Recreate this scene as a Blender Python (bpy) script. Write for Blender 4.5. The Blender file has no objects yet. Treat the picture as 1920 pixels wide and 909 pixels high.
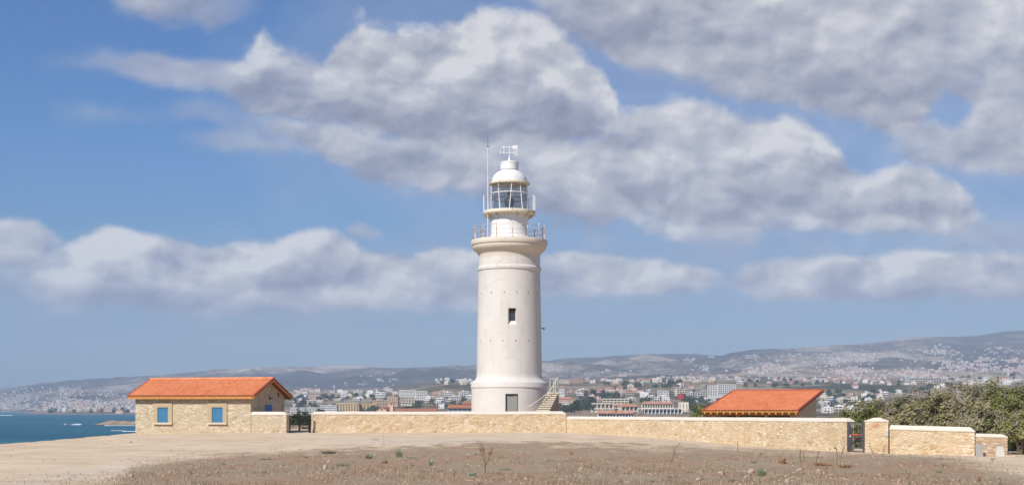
import bpy, bmesh, math, random
import numpy as np
from mathutils import Vector, Matrix
R = math.radians
random.seed(7)
SC = bpy.context.scene
COL = SC.collection
F = 2640.0          # focal length in photograph pixels (1920 wide)
E = 1.70            # eye height above the headland
HZ = 768.0          # horizon row of the photograph
SEA = -9.0

def px(x, y, d):
    """world point seen at photograph pixel (x, y) at distance d"""
    return Vector(((x - 960.0) / F * d, d, E + (HZ - y) / F * d))
def zpx(y, d): return E + (HZ - y) / F * d
def xpx(x, d): return (x - 960.0) / F * d

# ------------------------------------------------------------------ helpers
def link(o, parent=None):
    COL.objects.link(o)
    if parent is not None: o.parent = parent
    return o
def tag(o, label=None, cat=None, group=None, kind=None):
    if label: o['label'] = label
    if cat: o['category'] = cat
    if group: o['group'] = group
    if kind: o['kind'] = kind
    return o
def thing(name, label, cat, loc=(0, 0, 0), rz=0.0, group=None):
    o = bpy.data.objects.new(name, None)
    o.empty_display_size = 0.3
    link(o); o.location = loc; o.rotation_euler = (0, 0, rz)
    return tag(o, label, cat, group)

class MB:
    """collects faces for one mesh"""
    def __init__(s): s.v = []; s.f = []; s.m = []; s.sm = []
    def add(s, vs, fs, mi=0, smooth=False):
        b = len(s.v); s.v.extend([tuple(v) for v in vs])
        for f in fs:
            s.f.append(tuple(i + b for i in f)); s.m.append(mi); s.sm.append(smooth)
        return s
    def box(s, x0, x1, y0, y1, z0, z1, mi=0, M=None):
        vs = [(x0,y0,z0),(x1,y0,z0),(x1,y1,z0),(x0,y1,z0),(x0,y0,z1),(x1,y0,z1),(x1,y1,z1),(x0,y1,z1)]
        if M is not None: vs = [M @ Vector(v) for v in vs]
        return s.add(vs, [(0,3,2,1),(4,5,6,7),(0,1,5,4),(1,2,6,5),(2,3,7,6),(3,0,4,7)], mi)
    def lathe(s, prof, n=64, cx=0, cy=0, mi=0, smooth=True, capb=True, capt=True, a0=0.0):
        """prof: list of (r, z) from bottom to top"""
        vs = []; fs = []
        for (r, z) in prof:
            for i in range(n):
                a = a0 + 2 * math.pi * i / n
                vs.append((cx + r * math.cos(a), cy + r * math.sin(a), z))
        for k in range(len(prof) - 1):
            for i in range(n):
                j = (i + 1) % n
                fs.append((k*n+i, k*n+j, (k+1)*n+j, (k+1)*n+i))
        s.add(vs, fs, mi, smooth)
        if capb: s.add(vs[:n], [tuple(reversed(range(n)))], mi)
        if capt: s.add(vs[-n:], [tuple(range(n))], mi)
        return s
    def tube(s, pts, r, n=6, mi=0, close=False, r1=None):
        pts = [Vector(p) for p in pts]; N = len(pts)
        rings = []
        for i, p in enumerate(pts):
            a = pts[(i - 1) % N] if (close or i > 0) else p
            b = pts[(i + 1) % N] if (close or i < N - 1) else p
            t = (b - a).normalized()
            up = Vector((0, 0, 1)) if abs(t.z) < 0.95 else Vector((1, 0, 0))
            e1 = t.cross(up).normalized(); e2 = t.cross(e1)
            rr = r if r1 is None else r + (r1 - r) * i / max(1, N - 1)
            rings.append([p + e1 * (rr * math.cos(2*math.pi*k/n)) + e2 * (rr * math.sin(2*math.pi*k/n)) for k in range(n)])
        vs = [v for ring in rings for v in ring]; fs = []
        for i in range(N if close else N - 1):
            i2 = (i + 1) % N
            for k in range(n):
                k2 = (k + 1) % n
                fs.append((i*n+k, i*n+k2, i2*n+k2, i2*n+k))
        s.add(vs, fs, mi, n > 4)
        if not close:
            s.add(rings[0], [tuple(range(n))], mi); s.add(rings[-1], [tuple(reversed(range(n)))], mi)
        return s
    def quad(s, a, b, c, d, mi=0): return s.add([a, b, c, d], [(0, 1, 2, 3)], mi)
    def poly(s, pts, mi=0): return s.add(pts, [tuple(range(len(pts)))], mi)
    def prism(s, pts, off, mi=0):
        """closed polygon pts extruded by vector off"""
        n = len(pts); off = Vector(off)
        vs = [Vector(p) for p in pts]; vs += [v + off for v in vs]
        fs = [tuple(range(n)), tuple(reversed(range(n, 2*n)))] + [(i, i+n, (i+1) % n + n, (i+1) % n) for i in range(n)]
        return s.add(vs, fs, mi)
    def mesh(s, name, fix=True):
        me = bpy.data.meshes.new(name)
        me.from_pydata(s.v, [], s.f)
        me.polygons.foreach_set('material_index', s.m)
        me.polygons.foreach_set('use_smooth', s.sm)
        me.update()
        if fix:
            bm = bmesh.new(); bm.from_mesh(me)
            bmesh.ops.remove_doubles(bm, verts=bm.verts, dist=1e-5)
            bmesh.ops.recalc_face_normals(bm, faces=bm.faces)
            bm.to_mesh(me); bm.free()
        if any(s.sm): me.set_sharp_from_angle(angle=R(38))
        return me
    def build(s, name, mats, parent=None, loc=(0, 0, 0), rz=0.0, bevel=0.0, fix=True):
        me = s.mesh(name, fix)
        for m in (mats if isinstance(mats, (list, tuple)) else [mats]): me.materials.append(m)
        o = bpy.data.objects.new(name, me); link(o, parent)
        o.location = loc; o.rotation_euler = (0, 0, rz)
        if bevel > 0:
            b = o.modifiers.new('bevel', 'BEVEL'); b.width = bevel; b.segments = 2; b.limit_method = 'ANGLE'; b.angle_limit = R(35)
        return o

def grid_mesh(name, V, nr, nc, mat, attrs=None, smooth=True):
    me = bpy.data.meshes.new(name)
    idx = np.arange(nr * nc).reshape(nr, nc)
    q = np.stack([idx[:-1, :-1], idx[:-1, 1:], idx[1:, 1:], idx[1:, :-1]], -1).reshape(-1, 4)
    me.vertices.add(nr * nc); me.vertices.foreach_set('co', V.reshape(-1).astype(np.float32))
    me.loops.add(q.size); me.loops.foreach_set('vertex_index', q.reshape(-1).astype(np.int32))
    me.polygons.add(len(q)); me.polygons.foreach_set('loop_start', np.arange(0, q.size, 4, dtype=np.int32))
    me.polygons.foreach_set('use_smooth', np.full(len(q), smooth))
    me.update(calc_edges=True)
    for k, a in (attrs or {}).items():
        at = me.attributes.new(k, 'FLOAT', 'POINT'); at.data.foreach_set('value', a.reshape(-1).astype(np.float32))
    me.materials.append(mat)
    o = bpy.data.objects.new(name, me); link(o)
    return o

# ------------------------------------------------------------------ numpy noise
def _h(i, j, seed):
    n = (i.astype(np.int64) * 374761393 + j.astype(np.int64) * 668265263 + seed * 974634777) & 0xFFFFFFFF
    n = ((n ^ (n >> 13)) * 1274126177) & 0xFFFFFFFF
    return ((n ^ (n >> 16)) & 0xFFFFFF) / float(0xFFFFFF)
def vnoise(x, y, seed=0):
    xi = np.floor(x); yi = np.floor(y); xf = x - xi; yf = y - yi
    u = xf*xf*xf*(xf*(xf*6-15)+10); v = yf*yf*yf*(yf*(yf*6-15)+10)
    a = _h(xi, yi, seed); b = _h(xi+1, yi, seed); c = _h(xi, yi+1, seed); d = _h(xi+1, yi+1, seed)
    return (a*(1-u)+b*u)*(1-v)+(c*(1-u)+d*u)*v
def fbm(x, y, seed=0, oc=5, gain=0.5):
    s = 0; a = 1.0; t = 0
    for k in range(oc):
        s = s + a * vnoise(x * 2**k + 17.3*k, y * 2**k - 9.1*k, seed + k); t += a; a *= gain
    return s / t
def ridged(x, y, seed=0, oc=5):
    s = 0; a = 1.0; t = 0
    for k in range(oc):
        s = s + a * (1 - np.abs(2 * vnoise(x * 2**k + 5.7*k, y * 2**k + 3.3*k, seed + k) - 1)); t += a; a *= 0.5
    return s / t
def sstep(a, b, x):
    t = np.clip((np.asarray(x, dtype=float) - a) / (b - a), 0, 1); return t*t*(3-2*t)

# ------------------------------------------------------------------ material helpers
class NT:
    def __init__(s, tree): s.t = tree; s.n = tree.nodes; s.l = tree.links
    def node(s, typ, **kw):
        n = s.n.new(typ)
        for k, v in kw.items(): setattr(n, k, v)
        return n
    def put(s, sock, v):
        if isinstance(v, bpy.types.NodeSocket): s.l.new(v, sock)
        elif v is not None:
            if hasattr(sock.default_value, '__len__') and not hasattr(v, '__len__'): v = (v,) * len(sock.default_value)
            if hasattr(sock.default_value, '__len__') and len(sock.default_value) == 4 and len(v) == 3: v = tuple(v) + (1.0,)
            sock.default_value = v
    def math(s, op, a, b=None, c=None, clamp=False):
        n = s.node('ShaderNodeMath', operation=op, use_clamp=clamp)
        s.put(n.inputs[0], a); s.put(n.inputs[1], b)
        if c is not None: s.put(n.inputs[2], c)
        return n.outputs[0]
    def vmath(s, op, a, b=None, scale=None):
        n = s.node('ShaderNodeVectorMath', operation=op)
        s.put(n.inputs[0], a)
        if b is not None: s.put(n.inputs[1], b)
        if scale is not None: s.put(n.inputs[3], scale)
        return n.outputs[1] if op in ('LENGTH', 'DISTANCE', 'DOT_PRODUCT') else n.outputs[0]
    def mix(s, fac, a, b, blend='MIX'):
        n = s.node('ShaderNodeMix', data_type='RGBA', blend_type=blend)
        s.put(n.inputs[0], fac); s.put(n.inputs[6], a); s.put(n.inputs[7], b)
        return n.outputs[2]
    def fmix(s, fac, a, b):
        n = s.node('ShaderNodeMix', data_type='FLOAT')
        s.put(n.inputs[0], fac); s.put(n.inputs[2], a); s.put(n.inputs[3], b)
        return n.outputs[0]
    def range(s, v, a, b, c=0.0, d=1.0, smooth=True):
        n = s.node('ShaderNodeMapRange', interpolation_type='SMOOTHSTEP' if smooth else 'LINEAR')
        s.put(n.inputs[0], v)
        for i, k in enumerate((a, b, c, d)): s.put(n.inputs[i+1], k)
        return n.outputs[0]
    def noise(s, vec, scale, detail=4.0, rough=0.55, dist=0.0, col=False, dim='3D'):
        n = s.node('ShaderNodeTexNoise', noise_dimensions=dim)
        s.put(n.inputs['Vector'], vec); s.put(n.inputs['Scale'], scale); s.put(n.inputs['Detail'], detail)
        s.put(n.inputs['Roughness'], rough); s.put(n.inputs['Distortion'], dist)
        return n.outputs[1] if col else n.outputs[0]
    def voro(s, vec, scale, feature='F1', out=0, rand=1.0):
        n = s.node('ShaderNodeTexVoronoi', feature=feature)
        s.put(n.inputs['Vector'], vec); s.put(n.inputs['Scale'], scale); s.put(n.inputs['Randomness'], rand)
        return n.outputs[out]
    def ramp(s, fac, stops):
        n = s.node('ShaderNodeValToRGB'); cr = n.color_ramp
        while len(cr.elements) < len(stops): cr.elements.new(0.5)
        for e, (p, c) in zip(cr.elements, stops): e.position = p; e.color = tuple(c) + ((1.0,) if len(c) == 3 else ())
        s.put(n.inputs[0], fac); return n.outputs[0]
    def pos(s): return s.node('ShaderNodeNewGeometry').outputs['Position']
    def obj(s): return s.node('ShaderNodeTexCoord').outputs['Object']
    def scale(s, v, sc): return s.vmath('MULTIPLY', v, sc)
    def sep(s, v):
        n = s.node('ShaderNodeSeparateXYZ'); s.put(n.inputs[0], v); return n.outputs
    def comb(s, x, y, z):
        n = s.node('ShaderNodeCombineXYZ'); s.put(n.inputs[0], x); s.put(n.inputs[1], y); s.put(n.inputs[2], z); return n.outputs[0]
    def attr(s, name):
        return s.node('ShaderNodeAttribute', attribute_name=name).outputs['Fac']

def material(name):
    m = bpy.data.materials.new(name); m.use_nodes = True
    m.node_tree.nodes.clear()
    t = NT(m.node_tree)
    out = t.node('ShaderNodeOutputMaterial'); p = t.node('ShaderNodeBsdfPrincipled')
    t.l.new(p.outputs[0], out.inputs[0])
    t.p = p; t.out = out
    def set_(k, v): t.put(p.inputs[k], v)
    t.set = set_
    def bump(h, strength=0.3, dist=0.02):
        b = t.node('ShaderNodeBump'); t.put(b.inputs['Height'], h)
        b.inputs['Strength'].default_value = strength; b.inputs['Distance'].default_value = dist
        t.l.new(b.outputs[0], p.inputs['Normal'])
    t.bump = bump
    p.inputs['Specular IOR Level'].default_value = 0.25
    return m, t
def simple(name, col, rough=0.7, var=0.12, scale=3.0, metal=0.0):
    """plain material with a little mottling"""
    m, t = material(name)
    n = t.noise(t.obj(), scale, 5, 0.6)
    f = t.range(n, 0.3, 0.7, 0, 1)
    c0 = tuple(c * (1 - var) for c in col); c1 = tuple(min(1, c * (1 + var)) for c in col)
    t.set('Base Color', t.mix(f, c0, c1)); t.set('Roughness', rough); t.set('Metallic', metal)
    return m
EXPO = 0.40; SUN_E = 4.1; SKY_S = 0.085; CLOUD_K = 1.0 / (SKY_S * 2 ** EXPO)
SKY_TINT = (0.78, 0.95, 1.19); HAZE_C = (0.61, 0.76, 0.98); HAZE_D = 8.0e-5
# ================================================================== camera
cam_d = bpy.data.cameras.new('camera'); cam = bpy.data.objects.new('camera', cam_d); link(cam)
cam.location = (0, 0, E); cam.rotation_euler = (R(90), 0, 0)
cam_d.sensor_width = 36.0; cam_d.lens = 36.0 * F / 1920.0
cam_d.shift_y = (HZ - 454.5) / 1920.0
cam_d.clip_start = 0.5; cam_d.clip_end = 40000
SC.camera = cam
SC.view_settings.view_transform = 'Standard'; SC.view_settings.look = 'None'
SC.view_settings.exposure = EXPO; SC.view_settings.gamma = 1.0
SC.render.resolution_x = 1024; SC.render.resolution_y = 484
SC.cycles.volume_bounces = 1; SC.cycles.max_bounces = 8; SC.cycles.diffuse_bounces = 3
SC.cycles.transparent_max_bounces = 12
SC.cycles.use_denoising = True
try: SC.cycles.denoising_prefilter = 'ACCURATE'
except Exception: pass
SC.cycles.sample_clamp_indirect = 6.0

# ================================================================== sun and sky
SUN_AZ, SUN_EL = R(34), R(42)         # azimuth: to the left of the direction behind the camera
to_sun = Vector((-math.sin(SUN_AZ) * math.cos(SUN_EL), -math.cos(SUN_AZ) * math.cos(SUN_EL), math.sin(SUN_EL)))
sl = bpy.data.lights.new('sun', 'SUN'); sl.energy = SUN_E; sl.angle = R(0.53); sl.color = (1.0, 0.95, 0.88)
so = bpy.data.objects.new('sun', sl); link(so); so.rotation_euler = (-to_sun).to_track_quat('-Z', 'Y').to_euler()
so.location = (0, 0, 60)

W = bpy.data.worlds.new('World'); SC.world = W; W.use_nodes = True
W.node_tree.nodes.clear()
w = NT(W.node_tree)
wo = w.node('ShaderNodeOutputWorld'); bg = w.node('ShaderNodeBackground'); w.l.new(bg.outputs[0], wo.inputs[0])
sky = w.node('ShaderNodeTexSky', sky_type='NISHITA'); sky.sun_disc = False
sky.sun_elevation = SUN_EL; sky.sun_rotation = math.atan2(to_sun.x, to_sun.y)
sky.air_density = 1.0; sky.dust_density = 0.6; sky.ozone_density = 1.6; sky.altitude = 10
bg.inputs['Strength'].default_value = SKY_S
gen = w.node('ShaderNodeTexCoord').outputs['Generated']

# ---- clouds: banks of cumulus over the northern sky, laid out by azimuth and elevation (1 unit = 100 photo pixels of angle)
gx, gy, gz = w.sep(gen)[:3]
gya = w.math('MAXIMUM', w.math('ABSOLUTE', gy), 0.12)
u = w.math('MULTIPLY', w.math('DIVIDE', gx, gya), F / 100)
v = w.math('MULTIPLY', w.math('DIVIDE', gz, gya), F / 100)
P = w.comb(u, v, 0.0)
warp = w.vmath('SUBTRACT', w.noise(P, 0.95, 3, 0.55, col=True), (0.5, 0.5, 0.5))
Pw = w.vmath('ADD', P, w.vmath('MULTIPLY', warp, (0.62, 0.30, 0)))
uw, vw, _z = w.sep(Pw)[:3]
tx = w.math('MULTIPLY_ADD', uw, 100 / 2400.0, (960 + 240) / 2400.0)         # azimuth as 0..1
yy = w.math('MULTIPLY_ADD', vw, -0.1, 0.768)                                 # photo row / 1000
def billow(Q, detail, scale=1.15, rough=0.57):
    return w.math('SUBTRACT', w.noise(w.vmath('MULTIPLY', Q, (0.78, 1.12, 1.0)), scale, detail, rough, dim='2D'), 0.5)
b0 = billow(Pw, 9.0, 1.15, 0.585)
c0 = billow(w.vmath('ADD', w.vmath('MULTIPLY', Pw, (-0.8, 0.9, 1)), (3.7, 1.9, 4.0)), 9.0, 1.15, 0.585)
s0 = billow(Pw, 2.2, 0.85, 0.6)
s1 = billow(w.vmath('ADD', Pw, (-0.20, 0.36, 0)), 2.2, 0.85, 0.6)
f0 = billow(Pw, 3.0, 2.6, 0.62)
f1 = billow(w.vmath('ADD', Pw, (-0.06, 0.12, 0)), 3.0, 2.6, 0.62)
relief = w.math('MULTIPLY_ADD', b0, 0.30, w.math('SUBTRACT', s0, s1))
relief = w.math('MULTIPLY_ADD', w.math('SUBTRACT', f0, f1), 0.30, relief)
CL = [(0.0, (0.245, 0.260, 0.352)), (0.28, (0.312, 0.327, 0.426)), (0.56, (0.445, 0.456, 0.532)), (0.78, (0.560, 0.564, 0.612)), (1.0, (0.730, 0.722, 0.735))]
SKYC = w.mix(1.0, sky.outputs[0], SKY_TINT, 'MULTIPLY')
elv = w.ramp(w.math('MULTIPLY', gz, 2.0), [(0.0, (0.42, 0.45, 0.48)), (0.10, (0.44, 0.485, 0.525)), (0.33, (0.455, 0.61, 0.73)), (0.53, (0.41, 0.60, 0.75)), (0.8, (0.40, 0.58, 0.74))])
SKYC = w.vmath('MULTIPLY', SKYC, elv)
final = SKYC
def bank(pts, noise, amp=0.9, st=0.030, sb=0.022, base=0.80, fall=0.62, rel=1.25, edge=(-0.44, 0.38), pw=1.0):
    """pts: (column, top row, bottom row, opacity)"""
    global final
    cr = w.node('ShaderNodeValToRGB'); el = cr.color_ramp.elements
    while len(el) < len(pts): el.new(0.5)
    for e, (x, yt, yb, o) in zip(el, pts):
        e.position = (x + 240) / 2400.0; e.color = ((yt + 200) / 1000.0, (yb + 200) / 1000.0, o, 1)
    w.put(cr.inputs[0], tx)
    sp = w.node('ShaderNodeSeparateColor'); w.l.new(cr.outputs[0], sp.inputs[0])
    top = w.math('SUBTRACT', sp.outputs[0], 0.2); bot = w.math('SUBTRACT', sp.outputs[1], 0.2)
    inn = w.math('SUBTRACT', yy, top)
    a = w.math('DIVIDE', inn, st); b = w.math('DIVIDE', w.math('SUBTRACT', bot, yy), sb)
    d = w.math('MINIMUM', w.math('MINIMUM', a, b), 1.0)
    d = w.math('MULTIPLY_ADD', noise, amp * 2.0, d)
    al = w.math('MULTIPLY', w.range(d, edge[0], edge[1] + 0.3), sp.outputs[2])
    hg = w.math('DIVIDE', inn, w.math('MAXIMUM', w.math('SUBTRACT', bot, top), 0.02), clamp=True)
    if pw != 1.0: hg = w.math('POWER', hg, pw)
    lit = w.math('MULTIPLY_ADD', hg, -fall, base)
    lit = w.math('MULTIPLY_ADD', relief, rel, lit)
    lit = w.math('MULTIPLY_ADD', noise, 0.15, lit)
    c = w.vmath('MULTIPLY', w.ramp(lit, CL), (CLOUD_K,) * 3)
    final = w.mix(al, final, c)
# thin veils
bank([(380,60,300,0),(520,10,380,.20),(700,-60,420,.24),(900,-100,470,.26),(1100,-150,500,.34),(1400,-150,500,.38),(1700,-150,500,.38),(2160,-150,500,.35)], c0, 1.0, .10, .10, .60, .12, .5, (-.6, .6))
bank([(-240,430,600,.25),(100,440,610,.3),(600,440,610,.3),(1000,450,600,.3),(1400,440,590,.28),(1900,420,590,.3),(2160,420,590,.3)], c0, 0.6, .05, .04, .52, .12, .4, (-.6, .6))
bank([(80,105,125,0),(190,98,134,.42),(260,98,152,.75),(330,106,162,.8),(440,118,170,.7),(520,130,160,0)], c0, 0.8, .025, .025, .62, .1, .6)
bank([(90,200,225,0),(160,196,230,.32),(250,205,235,.25),(300,205,240,.15),(380,185,230,.5),(440,200,250,.3),(560,230,285,.55),(600,250,280,0)], c0, 0.8, .03, .03, .60, .1, .6)
bank([(330,248,270,0),(400,240,285,.5),(480,250,290,.55),(560,268,290,.4),(600,270,290,0)], b0, 0.8, .025, .025, .60, .1, .6)
bank([(190,-90,5,0),(235,-80,25,.75),(300,-80,45,.85),(350,-80,40,.7),(400,-60,62,.65),(430,-50,60,.4),(470,-60,20,.2),(500,-60,10,0)], b0, 1.0, .03, .03, .66, .25, .8)
# upper right mass
bank([(960,-150,-20,0),(1000,-150,12,.7),(1060,-150,70,.95),(1120,-150,85,.95),(1160,-150,128,1),(1230,-150,140,1),(1300,-150,160,1),(1400,-150,188,1),(1500,-150,196,1),(1580,-150,225,1),(1650,-150,250,1),(1710,-150,262,1),(1735,-150,212,1),(1775,-150,172,.95),(1815,-150,192,.9),(1850,-150,300,.97),(1900,-150,335,.97),(2000,-150,340,.97),(2160,-150,300,.9)], c0, 1.2, .03, .030, .86, .50, 1.15, pw=1.5)
bank([(1760,-120,60,0),(1800,-120,95,.75),(1860,-120,105,.85),(1930,-120,100,.85),(2100,-100,90,.6)], b0, 0.9, .03, .035, .98, .34, 1.0)
bank([(1650,250,300,0),(1700,236,300,.75),(1745,222,318,.85),(1785,238,320,.9),(1830,206,322,.95),(1880,190,326,.95),(1920,196,330,.95),(2100,215,330,.8)], b0, 0.95, .028, .028, .78, .40, 1.1)
# central mass
bank([(395,150,160,0),(455,95,195,.75),(490,60,215,.88),(560,90,235,.92),(610,115,245,.9),(640,70,235,.95),(680,42,240,1),(740,62,262,1),(800,56,275,1),(860,48,285,1),(905,22,285,1),(960,22,272,1),(1010,18,270,1),(1050,60,272,1),(1100,105,270,1),(1140,160,268,1),(1170,215,262,1),(1200,240,255,0)], b0, 1.35, .030, .020, .86, .80, 1.45, pw=1.7)
# lower fringe of the central mass, running out to the right
bank([(480,235,245,0),(540,226,262,.85),(620,232,312,.95),(700,244,335,.95),(780,250,352,.95),(860,256,366,1),(950,264,392,1),(1050,262,424,1),(1110,245,432,1),(1150,212,436,1),(1210,186,440,1),(1270,184,444,1),(1340,196,436,.97),(1410,214,428,1),(1460,222,428,1),(1520,238,434,1),(1570,268,438,1),(1610,315,436,.95),(1660,350,430,0)], c0, 1.40, .030, .034, .82, .52, 1.40, pw=1.1)
bank([(1150,300,330,0),(1200,285,400,.8),(1270,300,410,.8),(1350,330,405,.8),(1440,320,400,.85),(1500,290,400,.9),(1560,300,410,.8),(1600,340,420,0)], b0, 1.0, .03, .03, .82, .45, 1.2)
bank([(1555,400,410,0),(1600,352,424,.9),(1650,318,434,1),(1700,300,438,1),(1745,308,436,1),(1790,338,432,1),(1830,378,428,.95),(1862,405,420,0)], b0, 1.15, .022, .026, .94, .60, 1.4, pw=1.2)
bank([(1040,340,352,0),(1090,325,400,.75),(1150,345,410,.75),(1200,395,440,.7),(1270,415,448,.75),(1330,428,452,.5),(1375,418,456,.75),(1415,428,458,.6),(1445,440,450,0)], c0, 0.9, .02, .02, .84, .35, 1.2)
bank([(1460,412,424,0),(1500,402,436,.8),(1560,410,440,.6),(1640,402,438,.8),(1700,412,440,.5),(1740,420,435,0)], c0, 0.8, .014, .014, .92, .3, 1.1)
bank([(1740,435,460,0),(1800,418,472,.40),(1880,412,475,.45),(2000,410,475,.4)], c0, 0.8, .03, .03, .58, .1, .6)
# lower band
bank([(-240,420,560,.8),(-60,410,530,.9),(20,412,500,.9),(70,414,478,.9),(105,430,470,.75),(130,446,480,0)], b0, 0.7, .018, .03, .84, .35, 1.0)
bank([(-100,470,560,.45),(20,475,560,.5),(90,462,572,.8),(140,446,578,1),(200,424,582,1),(265,432,584,1),(340,448,585,1),(390,462,585,1),(450,456,585,1),(520,452,586,1),(555,432,586,1),(620,432,586,1),(655,452,586,1),(705,474,586,1),(760,474,588,1),(830,462,590,1),(900,462,590,1),(960,475,588,.9),(1010,500,585,.5),(1040,530,580,0)], b0, 0.95, .017, .030, .92, .60, 1.6, pw=0.9)
bank([(60,520,530,0),(95,502,556,.85),(150,500,562,.8),(210,520,560,.5),(330,530,562,.4),(450,545,575,.45),(560,540,580,.55),(660,535,584,.6),(760,548,586,.75),(800,552,584,.5),(860,560,584,0)], c0, 0.85, .016, .016, .88, .30, 1.1)
bank([(640,432,440,0),(660,420,446,.7),(680,416,448,.75),(700,424,446,.6),(718,436,442,0)], b0, .4, .016, .016, .66, .2, .8)
bank([(990,490,560,0),(1030,474,560,.97),(1100,466,560,1),(1150,474,560,1),(1210,490,558,1),(1280,496,556,1),(1330,508,552,.95),(1362,524,545,0)], b0, 0.95, .017, .022, .97, .62, 1.4)
bank([(1350,520,540,0),(1385,498,548,.9),(1430,484,556,.97),(1500,488,560,1),(1600,476,562,1),(1700,468,562,1),(1800,470,562,1),(1920,466,562,1),(2160,470,562,1)], c0, 0.95, .017, .024, .94, .60, 1.4)
w.l.new(final, bg.inputs[0])
W.cycles.sampling_method = 'MANUAL'; W.cycles.sample_map_resolution = 512
# ================================================================== land
RX = np.array([-400,-200,0,60,130,200,280,350,400,470,560,640,700,740,800,880,950,1020,1060,1100,1160,1220,1260,1300,1350,1400,1450,1500,1560,1640,1700,1780,1830,1880,1920,2100,2400.])
RY = np.array([764,750,728,720,712,709,705,700,694,689,688,685,686,690,688,684,681,676,672,670,667,665,665,663.5,667.5,660,657,652,648,643,632,631.5,629,619.5,618,612,616.])
DK = np.array([140,350,1300,1900,2300,2700,3100,3700,4100,4800,5800,7500.])
S = None
def zs(v): return ('z', v)
TAB = {
 -400: [zs(-13)]*12,
 0:    [zs(-13)]*11 + [zs(-11)],
 45:   [zs(-13)]*7 + [zs(-7.6), zs(-12), zs(-12), zs(-11), 768.5],
 130:  [zs(-13)]*7 + [zs(-6.2), 770.5, 768, 762, 746],
 255:  [zs(-13)]*7 + [zs(-5), 769, 765, 758, 740],
 300:  [zs(-13)]*5 + [zs(-11), zs(-9), zs(-4), 767, 763, 756, 738],
 420:  [zs(-3), zs(-3.5), 784, 781, 777, 760, 754, 750, 749, 747, 741, 726],
 540:  [798, 792, 784, 781, 777, 758, 748, 742, 740, 738, 732, 718],
 640:  [798, 792, 784, 781, 776, 754, 745, 739, 737, 734, 729, 716],
 740:  [798, 792, 784, 780, 769, 742, 735, 732, 731, 729, 725, 713],
 820:  [798, 792, 784, 778, 764, 737, 721.5, 722, 722, 720, 716, 707],
 880:  [798, 792, 784, 776, 760, 731, 715, 717, 717, 715, 711, 701],
 1040: [798, 790, 782, 767, 751, 732, 717.5, 718, 718, 715, 709, 697],
 1180: [798, 790, 782, 767, 751, 736, 718, 717, 717, 714, 708, 694],
 1300: [798, 790, 782, 767, 751, 737, 718, 717, 716, 713, 706, 692],
 1450: [800, 791, 782, 767, 751, 736, 719, 716, 715, 711, 703, 687],
 1650: [802, 792, 782, 767, 751, 736, 721, 716, 714, 710, 700, 680],
 1900: [805, 795, 782, 767, 751, 736, 721, 715, 712, 708, 698, 672],
 2400: [805, 795, 782, 767, 751, 736, 721, 715, 712, 708, 696, 668],
}
TX = np.array(sorted(TAB))
TZ = np.array([[ (e[1] if isinstance(e, tuple) else E + (HZ - e) / F * d) for e, d in zip(TAB[x], DK)] for x in TX], dtype=float)
DK2 = np.concatenate([DK, [9000, 10500, 12500.]])
def hills_base(xp, D):
    """terrain height at view column xp (photo px) and distance D; arrays of one shape"""
    shp = np.shape(xp); xp = np.ravel(xp).astype(float); D = np.ravel(D).astype(float)
    ry = np.interp(xp, RX, RY); zr = E + (HZ - ry) / F * 10500
    rows = [np.interp(xp, TX, TZ[:, k]) for k in range(len(DK))]
    z75 = rows[-1]
    y75 = HZ - (z75 - E) * F / 7500
    z90 = E + (HZ - (y75 * 0.42 + ry * 0.58)) / F * 9000
    rows += [z90, zr, zr - 70]
    Rw = np.array(rows)
    lk = np.log(DK2); ld = np.log(np.clip(D, DK2[0], DK2[-1]))
    k = np.clip(np.searchsorted(lk, ld) - 1, 0, len(lk) - 2)
    t = (ld - lk[k]) / (lk[k+1] - lk[k]); t = t*t*(3-2*t) * 0.45 + t * 0.55
    ar = np.arange(len(xp))
    z = Rw[k, ar] * (1 - t) + Rw[k+1, ar] * t
    return z.reshape(shp)
def hills_z(xp, D):
    xp = np.asarray(xp, float); D = np.asarray(D, float)
    z = hills_base(xp, D)
    X = (xp - 960) / F * D
    m = sstep(3800, 7200, D) * (1 - 0.93 * sstep(9000, 10400, D)) * sstep(0, 90, z - SEA)
    wx = X + 500 * (fbm(X/1500, D/1500, 91, 3) - .5) * 2
    wy = D + 500 * (fbm(X/1500, D/1500, 97, 3) - .5) * 2
    z = z + m * (190 * (ridged(wx / 1150, wy / 2100, 3, 5) - 0.66) + 44 * (fbm(wx / 260, wy / 420, 21, 4) - .5))
    near = sstep(250, 700, D) * sstep(0, 5, z - SEA)
    z = z + near * (3.2 * (fbm(X / 130, D / 130, 41, 4) - .5) * np.clip(D / 1500, .3, 2.0))
    z = z + 8 * sstep(9500, 10400, D) * (fbm(X / 90, D / 400, 51, 3) - .5)
    return z

ncol = 620
xc = np.concatenate([np.linspace(-900, -60, 30), np.linspace(-50, 1970, ncol - 60), np.linspace(1985, 2700, 30)])
rows = np.concatenate([np.geomspace(140, 1200, 70), np.geomspace(1215, 4000, 110), np.geomspace(4020, 12500, 230)])
XP, DD = np.meshgrid(xc, rows)
ZZ = hills_z(np.clip(XP, -400, 2400), DD)
ZZ[0] = -7.0
VX = (XP - 960) / F * DD
V = np.stack([VX, DD, ZZ], -1)

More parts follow.
